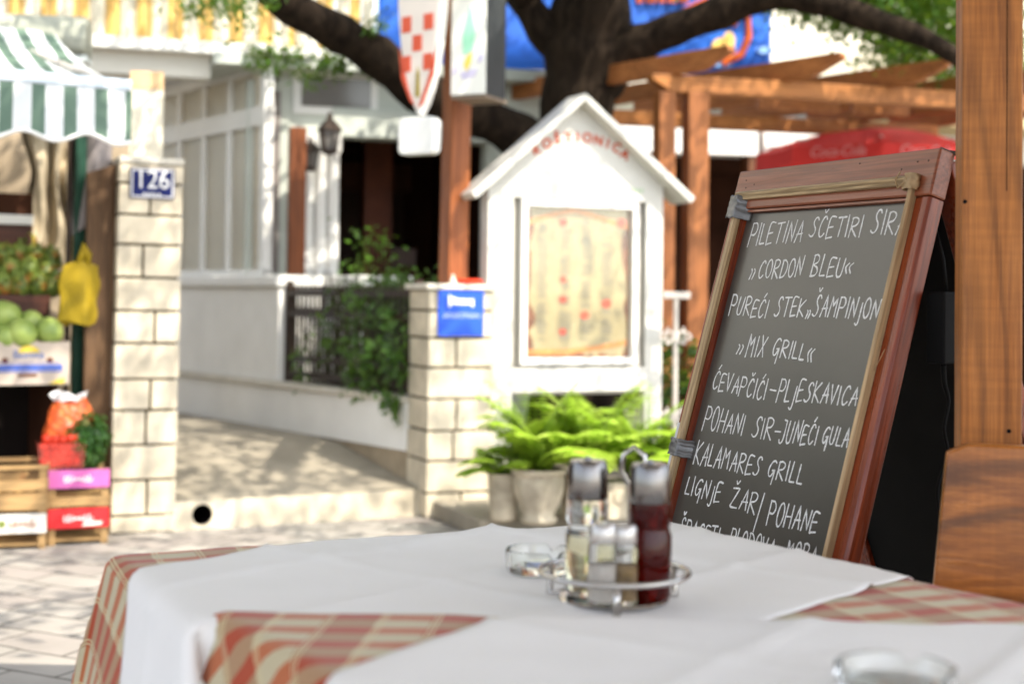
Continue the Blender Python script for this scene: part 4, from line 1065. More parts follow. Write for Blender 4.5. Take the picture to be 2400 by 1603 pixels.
# stepped display shelves: dark, with two bins
DF = Frame(at(150, 700, 6.35).xy, 29)
t = thing('display_rack', 'dark brown stepped display rack holding the fruit bins', 'rack', DF.w(0, 0), DF.a)
RK = wood('red_brown_rack', (.06, .016, .008), (.10, .03, .014), 0, .5)
d = lambda x, y, b=0: DF.sz(x, y, b)
z_u = d(60, 722, .25)[1]; z_l = d(60, 800, .0)[1]
mb = MB(); mb.box(-1.4, -.02, .20, .22, z_u - .03, z_u + .06); mb.build('bin_front', RK, t); mb = MB(); mb.box(-1.4, -.02, .22, .65, z_u - .03, z_u - .01); mb.build('shelf', RK, t)
mb = MB(); mb.box(-1.4, -.02, .02, .20, z_l - .14, z_l - .12); mb.build('shelf', RK, t)
mb = MB(); mb.box(-1.4, -.02, .66, .70, 0, z_u + .55); mb.build('back', BROWNDARK, t)
for x0_, x1_, ya_, za_, zb_ in ((-.04, -.02, .0, 0, z_l - .15), (-1.4, -1.38, .0, 0, z_u - .04), (-.04, -.02, .23, z_l - .14, z_u - .031)):
    mb = MB(); mb.box(x0_, x1_, ya_, .66, za_, zb_); mb.build('side', BROWNDARK, t)
mb = MB(); mb.box(-1.37, -.045, .55, .57, 0, z_l - .16); mb.build('dark_sheet', DARK, t)  # near-black sheet darkening the space under the shelves
# cactus figs
rr = random.Random(6)
FIG = NT('fig_skin'); v = FIG.coord(); sp = FIG.new('SeparateXYZ'); FIG.link(v, sp.inputs[0])
FIG.set(col=FIG.mix(FIG.ramp(FIG.noise(v, 14, 3), [(.52, 0.0), (.68, 1.0)]), FIG.ramp(FIG.noise(v, 40, 3), [(.35, (.05, .10, .012)), (.65, (.26, .33, .05))]), (.45, .16, .03)), rough=.5); FIG.bump(FIG.noise(v, 60, 2), .4, .006); FIG = FIG.mat
proto = MB(); proto.ball((0, 0, 0), .062, sx=.85, sy=.85, sz=1.05, n=14, bump=.12, seed=1)
for i in range(26):
    a = rr.uniform(0, 6.28); th = rr.uniform(.2, 2.6); d_ = Vector((math.sin(th) * math.cos(a), math.sin(th) * math.sin(a), math.cos(th)))
    proto.leaf(d_ * .052, d_ + Vector((0, 0, .7)), d_, .04, .022)
pm = proto.build('prickly_fruit', FIG, smooth=180)
spots = [(6, 665, 'nearest the left edge'), (48, 668, ''), (92, 672, ''), (126, 668, ''), (26, 632, ''), (70, 634, ''), (108, 640, ''), (44, 598, ''), (84, 604, ''), (14, 600, ''), (62, 572, ''), (118, 610, '')]
plab = ['lowest row of the green prickly pile, at the photo edge', 'lowest row of the green prickly pile, second from the edge', 'lowest row of the green prickly pile, third from the edge', 'green prickly fruit lowest and nearest the yellow bag',
        'middle row green prickly fruit nearest the photo edge', 'middle row green prickly fruit at the centre of the pile', 'middle row green prickly fruit on the curtain side', 'upper row green prickly fruit, under the topmost one', 'upper row green prickly fruit, right of centre', 'upper row green prickly fruit at the photo edge', 'topmost green prickly fruit of the pile by the curtain', 'green prickly fruit alone at the right shoulder of the pile']
for i, ((x, y, _), lb) in enumerate(zip(spots, plab)):
    bk = .32 + .06 * ((672 - y) / 34)
    s_, z_ = DF.sz(x, y, bk)
    q = pm if i == 0 else pm.copy()
    if i: COL.objects.link(q)
    q.location = DF.w(s_, bk, z_); q.rotation_euler = (rr.uniform(-.6, .6), rr.uniform(-.6, .6), rr.uniform(0, 6)); q.scale = (1,) * 3
    tag(q, lb if 'fruit' in lb else 'green spiky fruit, ' + lb, 'fruit', 'green prickly fruits piled on the stall')
# melons
t_ = NT('melon_skin'); v = t_.coord(); t_.set(col=t_.ramp(t_.noise(v, 9, 4), [(.3, (.14, .22, .035)), (.7, (.34, .42, .10))]), rough=.4); MEL = t_.mat
mb = MB(); mb.ball((0, 0, 0), .075, n=20, bump=.08, seed=4); pm = mb.build('melon', MEL, smooth=180)
for i, (x, y, k, bk, lb) in enumerate(((8, 742, 1.05, .12, 'pale green melon at the photo edge, highest of the melons'), (50, 782, .95, .02, 'yellowish green melon at the front of the banana box pile'), (72, 758, .80, .12, 'small green melon behind the front yellowish one'), (115, 778, .88, .04, 'green melon nearest the dark green post'), (12, 792, .8, .03, 'green melon low at the photo edge'))):
    s_, z_ = DF.sz(x, y, bk); q = pm if i == 0 else pm.copy()
    if i: COL.objects.link(q)
    q.location = DF.w(s_, bk, z_); q.scale = (k, k, k * .92); q.rotation_euler = (i, i * .5, i * 2.1)
    tag(q, lb, 'melon', 'melons piled in the banana box')
# banana box
s1, zl = d(162, 900, -.02); s0 = s1 - .50; zh = d(100, 802, -.02)[1]
t = thing('fruit_box', 'white cardboard fruit box with blue stripes holding the melons', 'box', DF.w(s0, -.02, zl), DF.a)
hh = zh - zl; CB = plain('white_cardboard', (.44, .37, .31), .8, .06, 6, .05); w_ = s1 - s0
mb = MB(); mb.box(0, w_, 0, .01, 0, hh); mb.box(0, w_, .25, .26, 0, hh); mb.box(0, .01, .011, .249, 0, hh); mb.box(w_ - .01, w_, .011, .249, 0, hh); mb.box(.011, w_ - .011, .011, .249, 0, .01); mb.build('carton', CB, t)
mb = MB(); mb.box(0, w_ - .03, -.0015, -.0003, hh * .36, hh * .46); mb.box(0, w_ - .03, -.0015, -.0003, hh * .30, hh * .335); mb.box(0, w_ - .04, -.0015, -.0003, hh * .50, hh * .52); mb.build('blue_stripe', plain('print_blue', (.02, .08, .38), .6, .1, 5, 0), t)
text_obj('Bonita', .052, 'lettering', plain('print_blue_dark', (.03, .10, .32), .6, .1, 5, 0), t, XF((w_ - .175, -.001, hh * .70), UPR), .0006)
mb = MB(); mb.prism([(w_ - .175 + .045 * math.cos(math.pi * i / 10), hh * .76 + .03 * math.sin(math.pi * i / 10)) for i in range(11)], -.0022, -.0018); mb.prism([(w_ - .09, .004), (w_ - .02, .004), (w_ - .02, hh * .16), (w_ - .05, hh * .12)], -.0022, -.0018); mb.build('yellow_print', plain('print_yellow', (.60, .45, .06), .6, .1, 5, 0), t)
mb = MB()
for x in (w_ - .085, w_ - .275): mb.prism([(x + .014 * math.cos(.524 * i), hh * .58 + .012 * math.sin(.524 * i)) for i in range(12)], -.0022, -.0018)
mb.box(w_ - .22, w_ - .14, -.0022, -.0018, hh * .19, hh * .26)
mb.build('hand_hole', plain('hole_brown', (.10, .03, .015), .8, .1, 5, 0), t)
# yellow bag hung on the post
YB = Frame(at(180, 760, 6.44).xy, 20)
p0 = YB.sz(180, 758); zt2 = YB.sz(185, 612)[1]; zt3 = YB.sz(200, 575)[1]
t = thing('yellow_bag', 'limp yellow plastic bag hung on the green stall post', 'bag', YB.w(0, 0, p0[1]), YB.a)
hb = zt2 - p0[1]
def bag(a, b):
    an = 2 * math.pi * a; wx = .070 * (1 + .12 * (1 - b)) * (1 - .75 * max(0, b - .93) / .07) ; wy = .026 * (1 - .6 * b)
    k = 1 + .16 * math.sin(an * 4 + b * 2) + .18 * noise.noise(Vector((math.cos(an) * 2, math.sin(an) * 2, b * 4)))
    return Vector((wx * k * math.cos(an) + .012 * b, wy * k * math.sin(an), hb * b + .012 * math.sin(an * 2) * (1 - b)))
mb = MB(); mb.surf(bag, 40, 24); mb.build('bag', fabric('yellow_plastic', (.36, .25, .012), .15, .14, 12, .5), t, smooth=180)
mb = MB(); mb.tube([(0, 0, hb - .01), (.02, 0, hb + .03), (.022, 0, zt3 - p0[1]), (.045, 0, hb + .03), (.045, 0, hb - .03)], [.012, .018, .016, .018, .008], 8); mb.build('handle', fabric('yellow_plastic_handle', (.36, .25, .012), .15, .14, 12, .5), t, smooth=180)
# crates
def crate(o, rz, w_, dp, h, label, lcol, where, slats, group=None, txt=None, tall=0):
    t = thing('fruit_crate', label, 'crate', o, rz, group)
    for x in (0, w_ - .03):
        for y in (0, dp - .03):
            mb = MB(); mb.box(x, x + .03, y, y + .03, 0, h + tall); mb.build('corner_post', CRATE, t)
    for a, b in slats:
        for y0 in (-.008, dp + .001):
            mb = MB(); mb.box(0, w_, y0, y0 + .007, a, b); mb.build('slat', CRATE, t)
        for x0 in (-.008, w_ + .001):
            mb = MB(); mb.box(x0, x0 + .007, 0, dp, a, b); mb.build('slat', CRATE, t)
    mb = MB(); mb.box(.001, w_ - .001, .001, dp - .001, .015, .025); mb.build('floor', CRATE, t)
    a, b = where
    mb = MB(); mb.box(-.002, w_ + .002, -.012, -.0085, a, b); lb = mb.build('label_board', lcol, t)
    return t, lb
def squiggle(par, x0, x1, z, h, mat, name='lettering', y=-.0128, n=7):
    mb = MB(); pts = []
    for i in range(n * 8 + 1):
        u = i / (n * 8); pts.append((x0 + (x1 - x0) * u + .006 * math.sin(u * n * 6.28 + 1), y, z + h * .5 * math.sin(u * n * 6.28) * (.6 + .4 * math.sin(u * 9))))
    mb.tube(pts, h * .12, 5); return mb.build(name, mat, par)
QF = Frame(at(112, 1268, 6.12).xy, 22)
wq = QF.sz(254, 1200)[0]
def qz(y): return QF.sz(180, y)[1]
PINK = plain('pink_label', (.55, .13, .38), .6, .08, 6, 0); REDL = plain('red_label', (.58, .025, .03), .6, .08, 6, 0); WL_ = plain('white_label', (.72, .68, .62), .6, .05, 6, 0)
hz = qz(1190) + .02
t, lb = crate(QF.w(0, 0), QF.a, wq, .26, qz(1178), 'fruit crate with the red label, bottom of the stack beside the pillar', REDL, (qz(1236), qz(1190)), [(qz(1186), qz(1176))], 'labelled fruit crates by the pillar')
squiggle(lb, wq * .24, wq * .72, (qz(1236) + qz(1190)) / 2, .03, LETTERW); mb = MB(); mb.prism([(wq * .55, qz(1232)), (wq * .88, qz(1230)), (wq * .9, qz(1222)), (wq * .6, qz(1222))], -.015, -.0125); mb.build('paper_tag', WL_, lb)
z0_ = qz(1178) + .001
t, lb = crate(QF.w(0, 0, z0_), QF.a, wq, .26, qz(1100) - z0_, 'fruit crate with the pink label, top of the stack beside the pillar', PINK, (qz(1142) - z0_, qz(1100) - z0_), [(.005, .025)], 'labelled fruit crates by the pillar')
squiggle(lb, wq * .24, wq * .70, (qz(1142) + qz(1100)) / 2 - z0_, .03, LETTERW)
ztopc = qz(1100)
LF = Frame(at(-60, 1290, 5.98).xy, 16)
wl2 = LF.sz(108, 1200)[0]
lz = lambda y: LF.sz(60, y)[1]
t, lb = crate(LF.w(0, 0), LF.a, wl2, .30, lz(1092), 'pale slatted poplar crate with the white label, front left', WL_, (lz(1248), lz(1203)), [(lz(1148), lz(1094) - .055), (lz(1196), lz(1156)), (lz(1100), lz(1089))])
squiggle(lb, wl2 * .46, wl2 * .85, (lz(1248) + lz(1203)) / 2, .028, plain('brown_print', (.40, .17, .07), .6, .1, 5, 0), n=5)
mb = MB(); mb.prism([(wl2 * .38 + .016 * math.cos(.524 * i), (lz(1248) + lz(1203)) / 2 + .016 * math.sin(.524 * i)) for i in range(12)], -.0135, -.0122); mb.build('green_print', plain('print_green', (.18, .22, .05), .6, .1, 5, 0), lb)
rr = random.Random(8)
mb = MB(); mb.ball((0, 0, 0), .042, n=12, bump=.1, seed=2); pm = mb.build('onion', plain('onion_skin', (.55, .34, .14), .5, .2, 20, 0), smooth=180)
for i in range(6):
    q = pm if i == 0 else pm.copy()
    if i: COL.objects.link(q)
    q.location = LF.w(wl2 - .08 - .075 * i, .06 + .05 * (i % 2), .62 * lz(1092) + .01 * (i % 3)); tag(q, 'golden brown onion lying in the pale slatted crate', 'onion', 'onions in the pale slatted crate')
# second pale crate behind
BF2 = Frame(at(-70, 1200, 6.75).xy, 18)
w3 = BF2.sz(58, 1080)[0]; zz = BF2.sz(30, 1066)[1]
t, lb = crate(BF2.w(0, 0), BF2.a, w3, .3, zz, 'pale crate half hidden behind the front slatted one', CRATE, (zz - .1, zz - .06), [(zz - .035, zz), (zz - .16, zz - .11), (.03, .12)])
# net bag of oranges
o = QF.w(.10, .15, ztopc); NF = Frame(o.xy, 22)
zN = NF.sz(140, 905)[1] - ztopc
t = thing('net_bag', 'orange net bag of vegetables tied with white plastic, on the pink crate', 'bag', o, QF.a)
def nb(a, b):
    an = 2 * math.pi * a; r_ = .118 * math.sin(math.pi * (.18 + .70 * b)) ** .6 * (1 - .12 * b)
    k = 1 + .10 * noise.noise(Vector((math.cos(an) * 2.4, math.sin(an) * 2.4, b * 5)))
    return Vector((r_ * k * math.cos(an) * 1.05, r_ * k * math.sin(an) * .7, zN * .86 * b))
mb = MB(); mb.surf(nb, 36, 20)
t_ = NT('orange_net'); v = t_.coord(); vr = t_.new('TexVoronoi'); vr.inputs['Scale'].default_value = 38; t_.link(v, vr.inputs['Vector'])
t_.set(col=t_.ramp(vr.outputs['Distance'], [(.1, (.72, .16, .03)), (.6, (.48, .07, .015))]), rough=.45); t_.bump(vr.outputs['Distance'], .6, .012); mb.build('net', t_.mat, t, smooth=180)
mb = MB()
def wp(a, b):
    an = 2 * math.pi * a; return Vector((-.01 + (.06 + .015 * b + .012 * math.sin(an * 5)) * math.cos(an), (.045 + .02 * math.sin(an * 3)) * math.sin(an), zN * (.80 + .10 * b) + .014 * math.sin(an * 3 + b)))
mb.surf(wp, 36, 6); mb.build('white_wrap', NT('clear_wrap').set(col=(.85, .84, .84), rough=.15, spec=.8).mat, t, smooth=180)
rr = random.Random(2)
mb = MB()
for i in range(9): mb.ball((.055 + rr.uniform(-.02, .02), -.06 + rr.uniform(-.01, .01), .03 + zN * .65 * rr.random()), rr.uniform(.012, .02), n=8)
mb.build('pale_vegetables', plain('pale_yellow_veg', (.62, .55, .22), .35, .2, 12, 0), t, smooth=180)
# red fruit punnet (sits on the front corner of the pink crate)
o = QF.w(-.045, .02, ztopc + .002); NF = Frame(o.xy, 22)
t = thing('punnet', 'clear punnet of small red tomatoes in front of the net bag', 'punnet', o, QF.a)
zp_ = NF.sz(110, 1040)[1] - ztopc - .002; wp_ = NF.sz(176, 1070)[0] + .045
wp_ = max(.17, min(.26, wp_))
PUN = NT('clear_red_plastic'); PUN.set(col=(.75, .22, .18), rough=.15, spec=.7); tb_ = PUN.new('BsdfTransparent'); tb_.inputs[0].default_value = (1, .75, .7, 1); mx = PUN.new('MixShader'); mx.inputs[0].default_value = .18
PUN.link(tb_.outputs[0], mx.inputs[1]); PUN.link(PUN.b.outputs[0], mx.inputs[2]); PUN.link(mx.outputs[0], PUN.out.inputs[0])
mb = MB(); mb.prism([(.01, 0), (wp_ - .01, 0), (wp_, zp_), (wp_ - .003, zp_), (wp_ - .013, .003), (.013, .003), (.003, zp_), (0, zp_)], 0, .13); mb.prism([(.01, 0.001), (wp_ - .01, .001), (wp_, zp_), (0, zp_)], -.002, 0); mb.build('tub', PUN.mat, t)
mb = MB(); mb.ball((0, 0, 0), .021, n=12); pm = mb.build('tomato', plain('tomato_skin', (.60, .045, .02), .25, .15, 20, 0), smooth=180)
rr = random.Random(14); cnt = 0
for lay in range(4):
    for ix in range(5):
        for iy in range(2):
            q = pm if cnt == 0 else pm.copy()
            if cnt: COL.objects.link(q)
            q.location = o + QF.u * (.03 + (wp_ - .06) * (ix + .25 * (lay % 2)) / 4.3) + QF.v * (.026 + .05 * iy + rr.uniform(0, .01)) + Vector((0, 0, .024 + .033 * lay + rr.uniform(0, .006)))
            tag(q, 'small red tomato heaped in the clear punnet', 'tomato', 'tomatoes in the clear punnet'); cnt += 1
# basil bush
o = QF.w(wq - .09, .12, ztopc); NF = Frame(o.xy, 22); hb_ = NF.sz(230, 968)[1] - ztopc
t = thing('basil_plant', 'dense dark green basil bush on the pink labelled crate', 'plant', o)
mb = MB(); rr = random.Random(31)
for i in range(1500):
    a = rr.uniform(0, 6.28); th = math.acos(rr.uniform(-.95, 1)); d_ = Vector((math.sin(th) * math.cos(a), math.sin(th) * math.sin(a), math.cos(th)))
    q = Vector((d_.x * .088, d_.y * .088, hb_ * .52 + d_.z * hb_ * .48)) * (.8 + .25 * rr.random()) 
    q *= 1 + .15 * noise.noise(q * 22)
    mb.leaf(q, d_ * .5 + Vector((rr.gauss(0, .5), rr.gauss(0, .5), -.5)), d_, rr.uniform(.022, .042), .022)
mb.build('foliage', BASIL, t)
mb = MB(); mb.lathe([(.045, 0), (.058, .06), (.05, .06)], n=18); mb.build('pot', plain('black_pot', (.03, .03, .03), .6, .1, 5, 0), t)
# white styrofoam tray lid at far left of the stall
s_, z_ = d(34, 518, .5)
t = thing('foam_tray', 'white foam tray lying above the green prickly fruit, at the photo edge', 'tray', DF.w(s_ - .2, .42, z_ - .02), DF.a)
mb = MB(); mb.box(0, .27, 0, .2, 0, .012); mb.build('base', WHITE, t); mb = MB(); mb.box(0, .27, -.008, -.0005, 0, .045); mb.box(0, .27, .2005, .208, 0, .045); mb.build('rim', WHITE, t, bevel=.003)
mb = MB(); mb.box(.0, .27, .02, .18, -.30, -.0005); mb.build('stand', RK, t)

# ------------------------------------------------------------------ table linen
def inside(poly, p):
    for i in range(len(poly)):
        a, b = poly[i], poly[(i + 1) % len(poly)]
        if (b - a).cross(p - a) < 0: return False
    return True
def nearest(poly, p):
    if inside(poly, p): return p, 0
    best = None
    for i in range(len(poly)):
        a, b = poly[i], poly[(i + 1) % len(poly)]; d = b - a
        t = max(0, min(1, (p - a).dot(d) / d.dot(d))); c = a + d * t; k = (p - c).length
        if best is None or k < best[1]: best = (c, k)
    return best
def drape(poly, p, z, r=.022, maxd=9, flare=.18, amp=.012, off=0, shear=0):
    c, k = nearest(poly, p)
    if k < 1e-9: return Vector((p.x, p.y, z))
    n = (p - c) / k; k = min(k, maxd); rr_ = r + off
    if k < rr_ * 1.5708:
        a = k / rr_; h, dz = rr_ * math.sin(a), rr_ * (1 - math.cos(a))
    else:
        e = k - rr_ * 1.5708; h, dz = rr_ + e * flare, rr_ + e * math.sqrt(1 - flare * flare)
        an = math.atan2(n.y, n.x); per = c.x * 21 + c.y * 17 + an * 2.2
        h += amp * min(1, e / .12) * (math.sin(per) + .5 * math.sin(per * 2.3 + 1))
    if shear and n.x < -.5: c = c + Vector((-n.y, n.x)) * shear * k
    q = c + n * (h + 0)
    return Vector((q.x, q.y, z - dz))
def cloth(name, label, poly, origin, ang, ur, vr, z, mat, hem, step=.0125, off=0, clip=None, group=None, crease=None, flare=.18, shear=0):
    """grid in the cloth's own axes (metres), laid over the table outline poly"""
    o2 = Vector(origin); e1 = Vector((math.cos(R(ang)), math.sin(R(ang)))); e2 = Vector((math.sin(R(ang)), -math.cos(R(ang))))
    nu = int((ur[1] - ur[0]) / step); nv = int((vr[1] - vr[0]) / step)
    mb = MB(); uv = []; keep = []
    for j in range(nv + 1):
        for i in range(nu + 1):
            a = ur[0] + (ur[1] - ur[0]) * i / nu; b = vr[0] + (vr[1] - vr[0]) * j / nv
            p = o2 + e1 * a + e2 * b; q = drape(poly, p, z, maxd=hem, off=off, flare=flare, shear=shear)
            q.z += .0024 * noise.noise(Vector((p.x * 7, p.y * 11, z * 3))) + .0009 * noise.noise(Vector((p.x * 26, p.y * 26, z)))
            if crease:
                for dirn, pos in crease:
                    k = (a if dirn == 0 else b) - pos; q.z += .0042 * math.exp(-(k / .006) ** 2) + .0016 * math.exp(-(k / .03) ** 2)
            mb.v.append(tuple(q)); uv.append((a, b)); keep.append(nearest(poly, p)[1] < hem + step)
    for j in range(nv):
        for i in range(nu):
            k = j * (nu + 1) + i; f = (k, k + nu + 1, k + nu + 2, k + 1)
            if any(keep[x] for x in f): mb.f.append(f); mb.m.append(0)
    mb.uv = uv
    ob = mb.build(name, mat, smooth=180, solid=.0008)
    return tag(ob, label, 'tablecloth', group)
V2 = lambda *a: Vector(a)
T1 = [V2(-.512, 1.885), V2(-.322, 1.505), V2(.64, 1.43), V2(.61, 1.58), V2(.236, 2.19)]
T2 = [V2(-.300, 1.516), V2(.06, .92), V2(.92, .92), V2(.92, 1.40), V2(.60, 1.455), V2(.0, 1.50)]
T2 = [V2(-.300, 1.516), V2(.08, .90), V2(.95, .90), V2(.80, 1.45)]
TZ = .738
cloth('tablecloth', 'red and beige plaid cloth on the far table, under the white overlay', T1, (-.535, 1.89), 21.3, (-.33, 1.2), (-.30, .85), TZ, PLAID, .27)
cloth('table_overlay', 'white linen overlay laid diagonally on the far table', T1, (-.06, 1.75), 49, (-.80, .62), (-.312, .405), TZ + .0035, LINEN, .255, off=.0035, shear=.62, crease=[(0, -.05), (0, .28), (1, .02), (1, -.2), (1, .22)])
T2i = T2
cloth('tablecloth', 'red and beige plaid cloth on the near table, its corner hanging in front', T2, (-.300, 1.516), -5, (-.30, 1.25), (-.034, .72), TZ + .008, PLAID, .27, flare=.22)
cloth('table_overlay', 'white linen overlay covering most of the near table', T2, (.36, 1.20), 56, (-.75, .62), (-.461, .75), TZ + .0115, LINEN, .255, off=.0035, crease=[(0, .0), (0, .3), (1, .02), (1, -.2), (1, .3)])
def table(name, label, poly, legs):
    t = thing(name, label, 'table', (poly[0].x, poly[0].y, 0)); o = Vector((poly[0].x, poly[0].y))
    c = sum(poly, V2(0, 0)) / len(poly)
    P = [(p - (p - c).normalized() * .012) - o for p in poly]
    mb = MB(); mb.prism([(p.x, p.y) for p in P], TZ - .035, TZ - .004, axis='z'); mb.build('tabletop', DARKWOOD, t)
    mb = MB(); P3 = [(p - (p - c).normalized() * .06) - o for p in poly]; mb.prism([(p.x, p.y) for p in P3], TZ - .11, TZ - .036, axis='z'); mb.build('apron', DARKWOOD, t)
    for x, y in legs:
        mb = MB(); mb.box(x - o.x - .025, x - o.x + .025, y - o.y - .025, y - o.y + .025, 0, TZ - .111); mb.build('leg', DARKWOOD, t, bevel=.003)
table('dining_table', 'far wooden table hidden under the plaid cloth and white overlay', T1, ((-.44, 1.84), (-.27, 1.56), (.53, 1.50), (.215, 2.07)))
table('dining_table', 'near wooden table hidden under its plaid cloth, at the picture bottom', T2, ((-.18, 1.44), (.13, .97), (.88, .97), (.74, 1.40)))

# ------------------------------------------------------------------ things on the table
TT = TZ + .0042
CW = at(1440, 1395, 1.585)
cr = thing('cruet_stand', 'round steel wire cruet stand with a tall loop handle', 'cruet stand', (CW.x, 1.595, TT + .001))
mb = MB(); rr0 = .083
mb.tube([(rr0 * math.cos(2 * math.pi * i / 48), rr0 * math.sin(2 * math.pi * i / 48), .034) for i in range(49)], .0035, 8, caps=False); mb.build('ring', STEEL, cr, smooth=180)
mb = MB(); mb.lathe([(.060, .003), (.062, .005), (.060, .007), (.0, .007)], n=36); mb.build('base_plate', STEEL, cr, smooth=40)
for a in (-92, 28, 148):
    mb = MB(); x, y = rr0 * math.cos(R(a)), rr0 * math.sin(R(a)); mb.tube([(x * .98, y * .98, .034), (x, y, .0), (x * .72, y * .72, .005)], .0042, 8); mb.build('leg', STEEL, cr, smooth=180)
mb = MB(); zH = at(1480, 1050, 1.62).z - TT
hx = at(1482, 1100, 1.62).x - CW.x
mb.tube([(hx - .003, .030, .006), (hx - .002, .030, zH - .045), (hx - .012, .030, zH - .028), (hx - .010, .030, zH - .010), (hx + .002, .030, zH), (hx + .014, .030, zH - .010), (hx + .016, .030, zH - .030), (hx + .006, .030, zH - .06)], .003, 8); mb.build('handle', STEEL, cr, smooth=180)
GL = glass('cruet_glass', (.97, .99, .97), .03, 1.45)
def cruet(name, label, px, Y, ytop, mliq, lev, rad, cat):
    p = at(px, 1300, Y); zt = at(px, ytop, Y).z - TT - .0085
    t = thing(name, label, cat, (p.x, Y, TT + .0085)); h = zt; r_ = rad
    zc = h - .043; zn = zc * .66
    mb = MB(); mb.lathe([(r_ * .9, 0), (r_, .004), (r_, zn), (r_ * .9, zn + .006), (r_ * .9, zn + .010), (r_ * .97, zn + .014), (r_ * .94, zc)], n=32); mb.build('glass', GL if not mliq else mliq[0], t, smooth=50)
    if mliq and len(mliq) > 1:
        mb = MB(); mb.lathe([(r_ * .84, .006), (r_ * .9, .010), (r_ * .9, zn * lev)], n=28); mb.build('liquid', mliq[1], t, smooth=50)
    mb = MB(); mb.lathe([(r_ * .92, zc + .0005), (r_ * .95, zc + .003), (r_ * .90, h - .005), (r_ * .8, h)], n=32); mb.build('cap', DULLSTEEL, t, smooth=45)
    mb = MB(); mb.lathe([(.004, h + .0002), (.003, h + .004)], n=10); mb.build('spout', DULLSTEEL, t)
    return t
VIN = NT('red_vinegar'); VIN.set(col=(.085, .0015, .0008), rough=.04, trans=.75, ior=1.36); VIN = VIN.mat
OIL = NT('pale_oil'); OIL.set(col=(.86, .80, .55), rough=.03, trans=1, ior=1.46); OIL = OIL.mat
cruet('vinegar_bottle', 'glass bottle of dark red vinegar with a steel cap in the cruet stand', 1522, 1.585, 1086, (VIN,), .9, .0245, 'bottle')
cruet('oil_bottle', 'glass bottle of pale oil with a steel cap in the cruet stand', 1376, 1.600, 1078, (GL, OIL), .95, .0245, 'bottle')
def shaker(px, Y, ytop, label, fill, r_):
    p = at(px, 1300, Y); h = at(px, ytop, Y).z - TT - .0085
    t = thing('shaker', label, 'shaker', (p.x, Y, TT + .0085))
    mb = MB(); mb.lathe([(r_ * .92, 0), (r_, .003), (r_, h * .70), (r_ * .95, h * .74), (r_ * .92, h * .76)], n=24); mb.build('glass', GL, t, smooth=50)
    mb = MB(); mb.lathe([(r_ * .84, .004), (r_ * .86, h * .5)], n=20); mb.build('filling', fill, t, smooth=50)
    mb = MB(); mb.lathe([(r_ * .93, h * .765), (r_ * .96, h * .80), (r_ * .94, h * .96), (r_ * .8, h)], n=24); mb.build('cap', NT('pale_cap_' + str(px)).set(col=(.50, .48, .46), rough=.25, metal=.6).mat, t, smooth=45)
shaker(1413, 1.548, 1225, 'salt shaker of clear glass in front of the oil bottle', plain('salt', (.72, .66, .62), .8, .1, 60, 0), .0165)
shaker(1462, 1.553, 1228, 'pepper shaker with brown filling between oil and vinegar', plain('pepper', (.30, .20, .10), .8, .5, 90, 0), .0155)
def ashtray(px, Y, rad, h, label, z):
    p = at(px, 1300, Y); t = thing('glass_ashtray', label, 'ashtray', (p.x, Y, z))
    n = 40; mb = MB(); vs = []
    prof = [(.0, .0), (rad * .86, 0), (rad * .95, .004), (rad, h * .96), (rad * .96, h), (rad * .88, h * .96), (rad * .80, .010), (.0, .008)]
    for k, (r_, zz_) in enumerate(prof):
        for j in range(n):
            a = 2 * math.pi * j / n; dz = 0
            if k in (3, 4, 5): dz = -.010 * math.exp(-((math.cos(a * 1.5)) / .22) ** 2)
            vs.append(Vector((max(r_, 1e-4) * math.cos(a), max(r_, 1e-4) * math.sin(a), zz_ + dz)))
    mb.add(vs, [(i * n + j, i * n + (j + 1) % n, (i + 1) * n + (j + 1) % n, (i + 1) * n + j) for i in range(len(prof) - 1) for j in range(n)])
    mb.build('bowl', GL, t, smooth=50, fix=True)
ashtray(1262, 1.76, .041, .030, 'small clear glass ashtray beside the cruet stand', TT + .001)
ashtray(2100, 1.195, .050, .025, 'round clear glass ashtray on the near white overlay, at the bottom edge', TZ + .0155)

# ------------------------------------------------------------------ chalkboard (A frame)
bu, bv, bn = Vector((.41979, -.90758, -.00882)), Vector((.24867, .10566, .96281)), Vector((-.87289, -.40637, .27004))
BTL = Vector((.433, 2.7, 1.3254)); BL = 1.372; BW = .551
ab = thing('chalkboard_stand', 'tilted folding chalkboard in a mahogany frame with handwritten dishes', 'chalkboard', BTL - bv * BL)
Mb = Matrix.Identity(3)
for i in range(3): Mb[i][0] = bu[i]; Mb[i][1] = bv[i]; Mb[i][2] = bn[i]
ab.rotation_euler = Mb.to_euler()
yb = .16   # bottom rail height above the feet
def stile(x0, x1, prof_right):
    mb = MB()
    if prof_right:
        # moulded section: flat, soft step and rounded outer arris
        sec = [(x0, -.028), (x1, -.028), (x1, -.004), (x1 - .004, 0), (x1 - .017, .001), (x1 - .022, -.003), (x0 + .005, -.004), (x0, -.006)]
    else: sec = [(x0, -.028), (x1, -.028), (x1, -.006), (x0 + .006, 0), (x0 + .003, 0), (x0, -.004)]
    mb.add([Vector((a, y, b)) for y in (0, BL - .0785) for a, b in sec], [tuple(range(len(sec) - 1, -1, -1)), tuple(range(len(sec), 2 * len(sec)))] + [(i, (i + 1) % len(sec), len(sec) + (i + 1) % len(sec), len(sec) + i) for i in range(len(sec))])
    return mb.build('stile', MAHOG, ab, bevel=.0015, fix=True)
stile(.0, .0405, False); stile(.509, BW, True)
mb = MB(); mb.box(.0, BW + .0, BL - .077, BL, -.030, .002); mb.build('top_rail', MAHOGH, ab, bevel=.003)
mb = MB(); mb.box(.0415, .508, yb, yb + .07, -.026, -.002); mb.build('bottom_rail', MAHOGH, ab, bevel=.003)
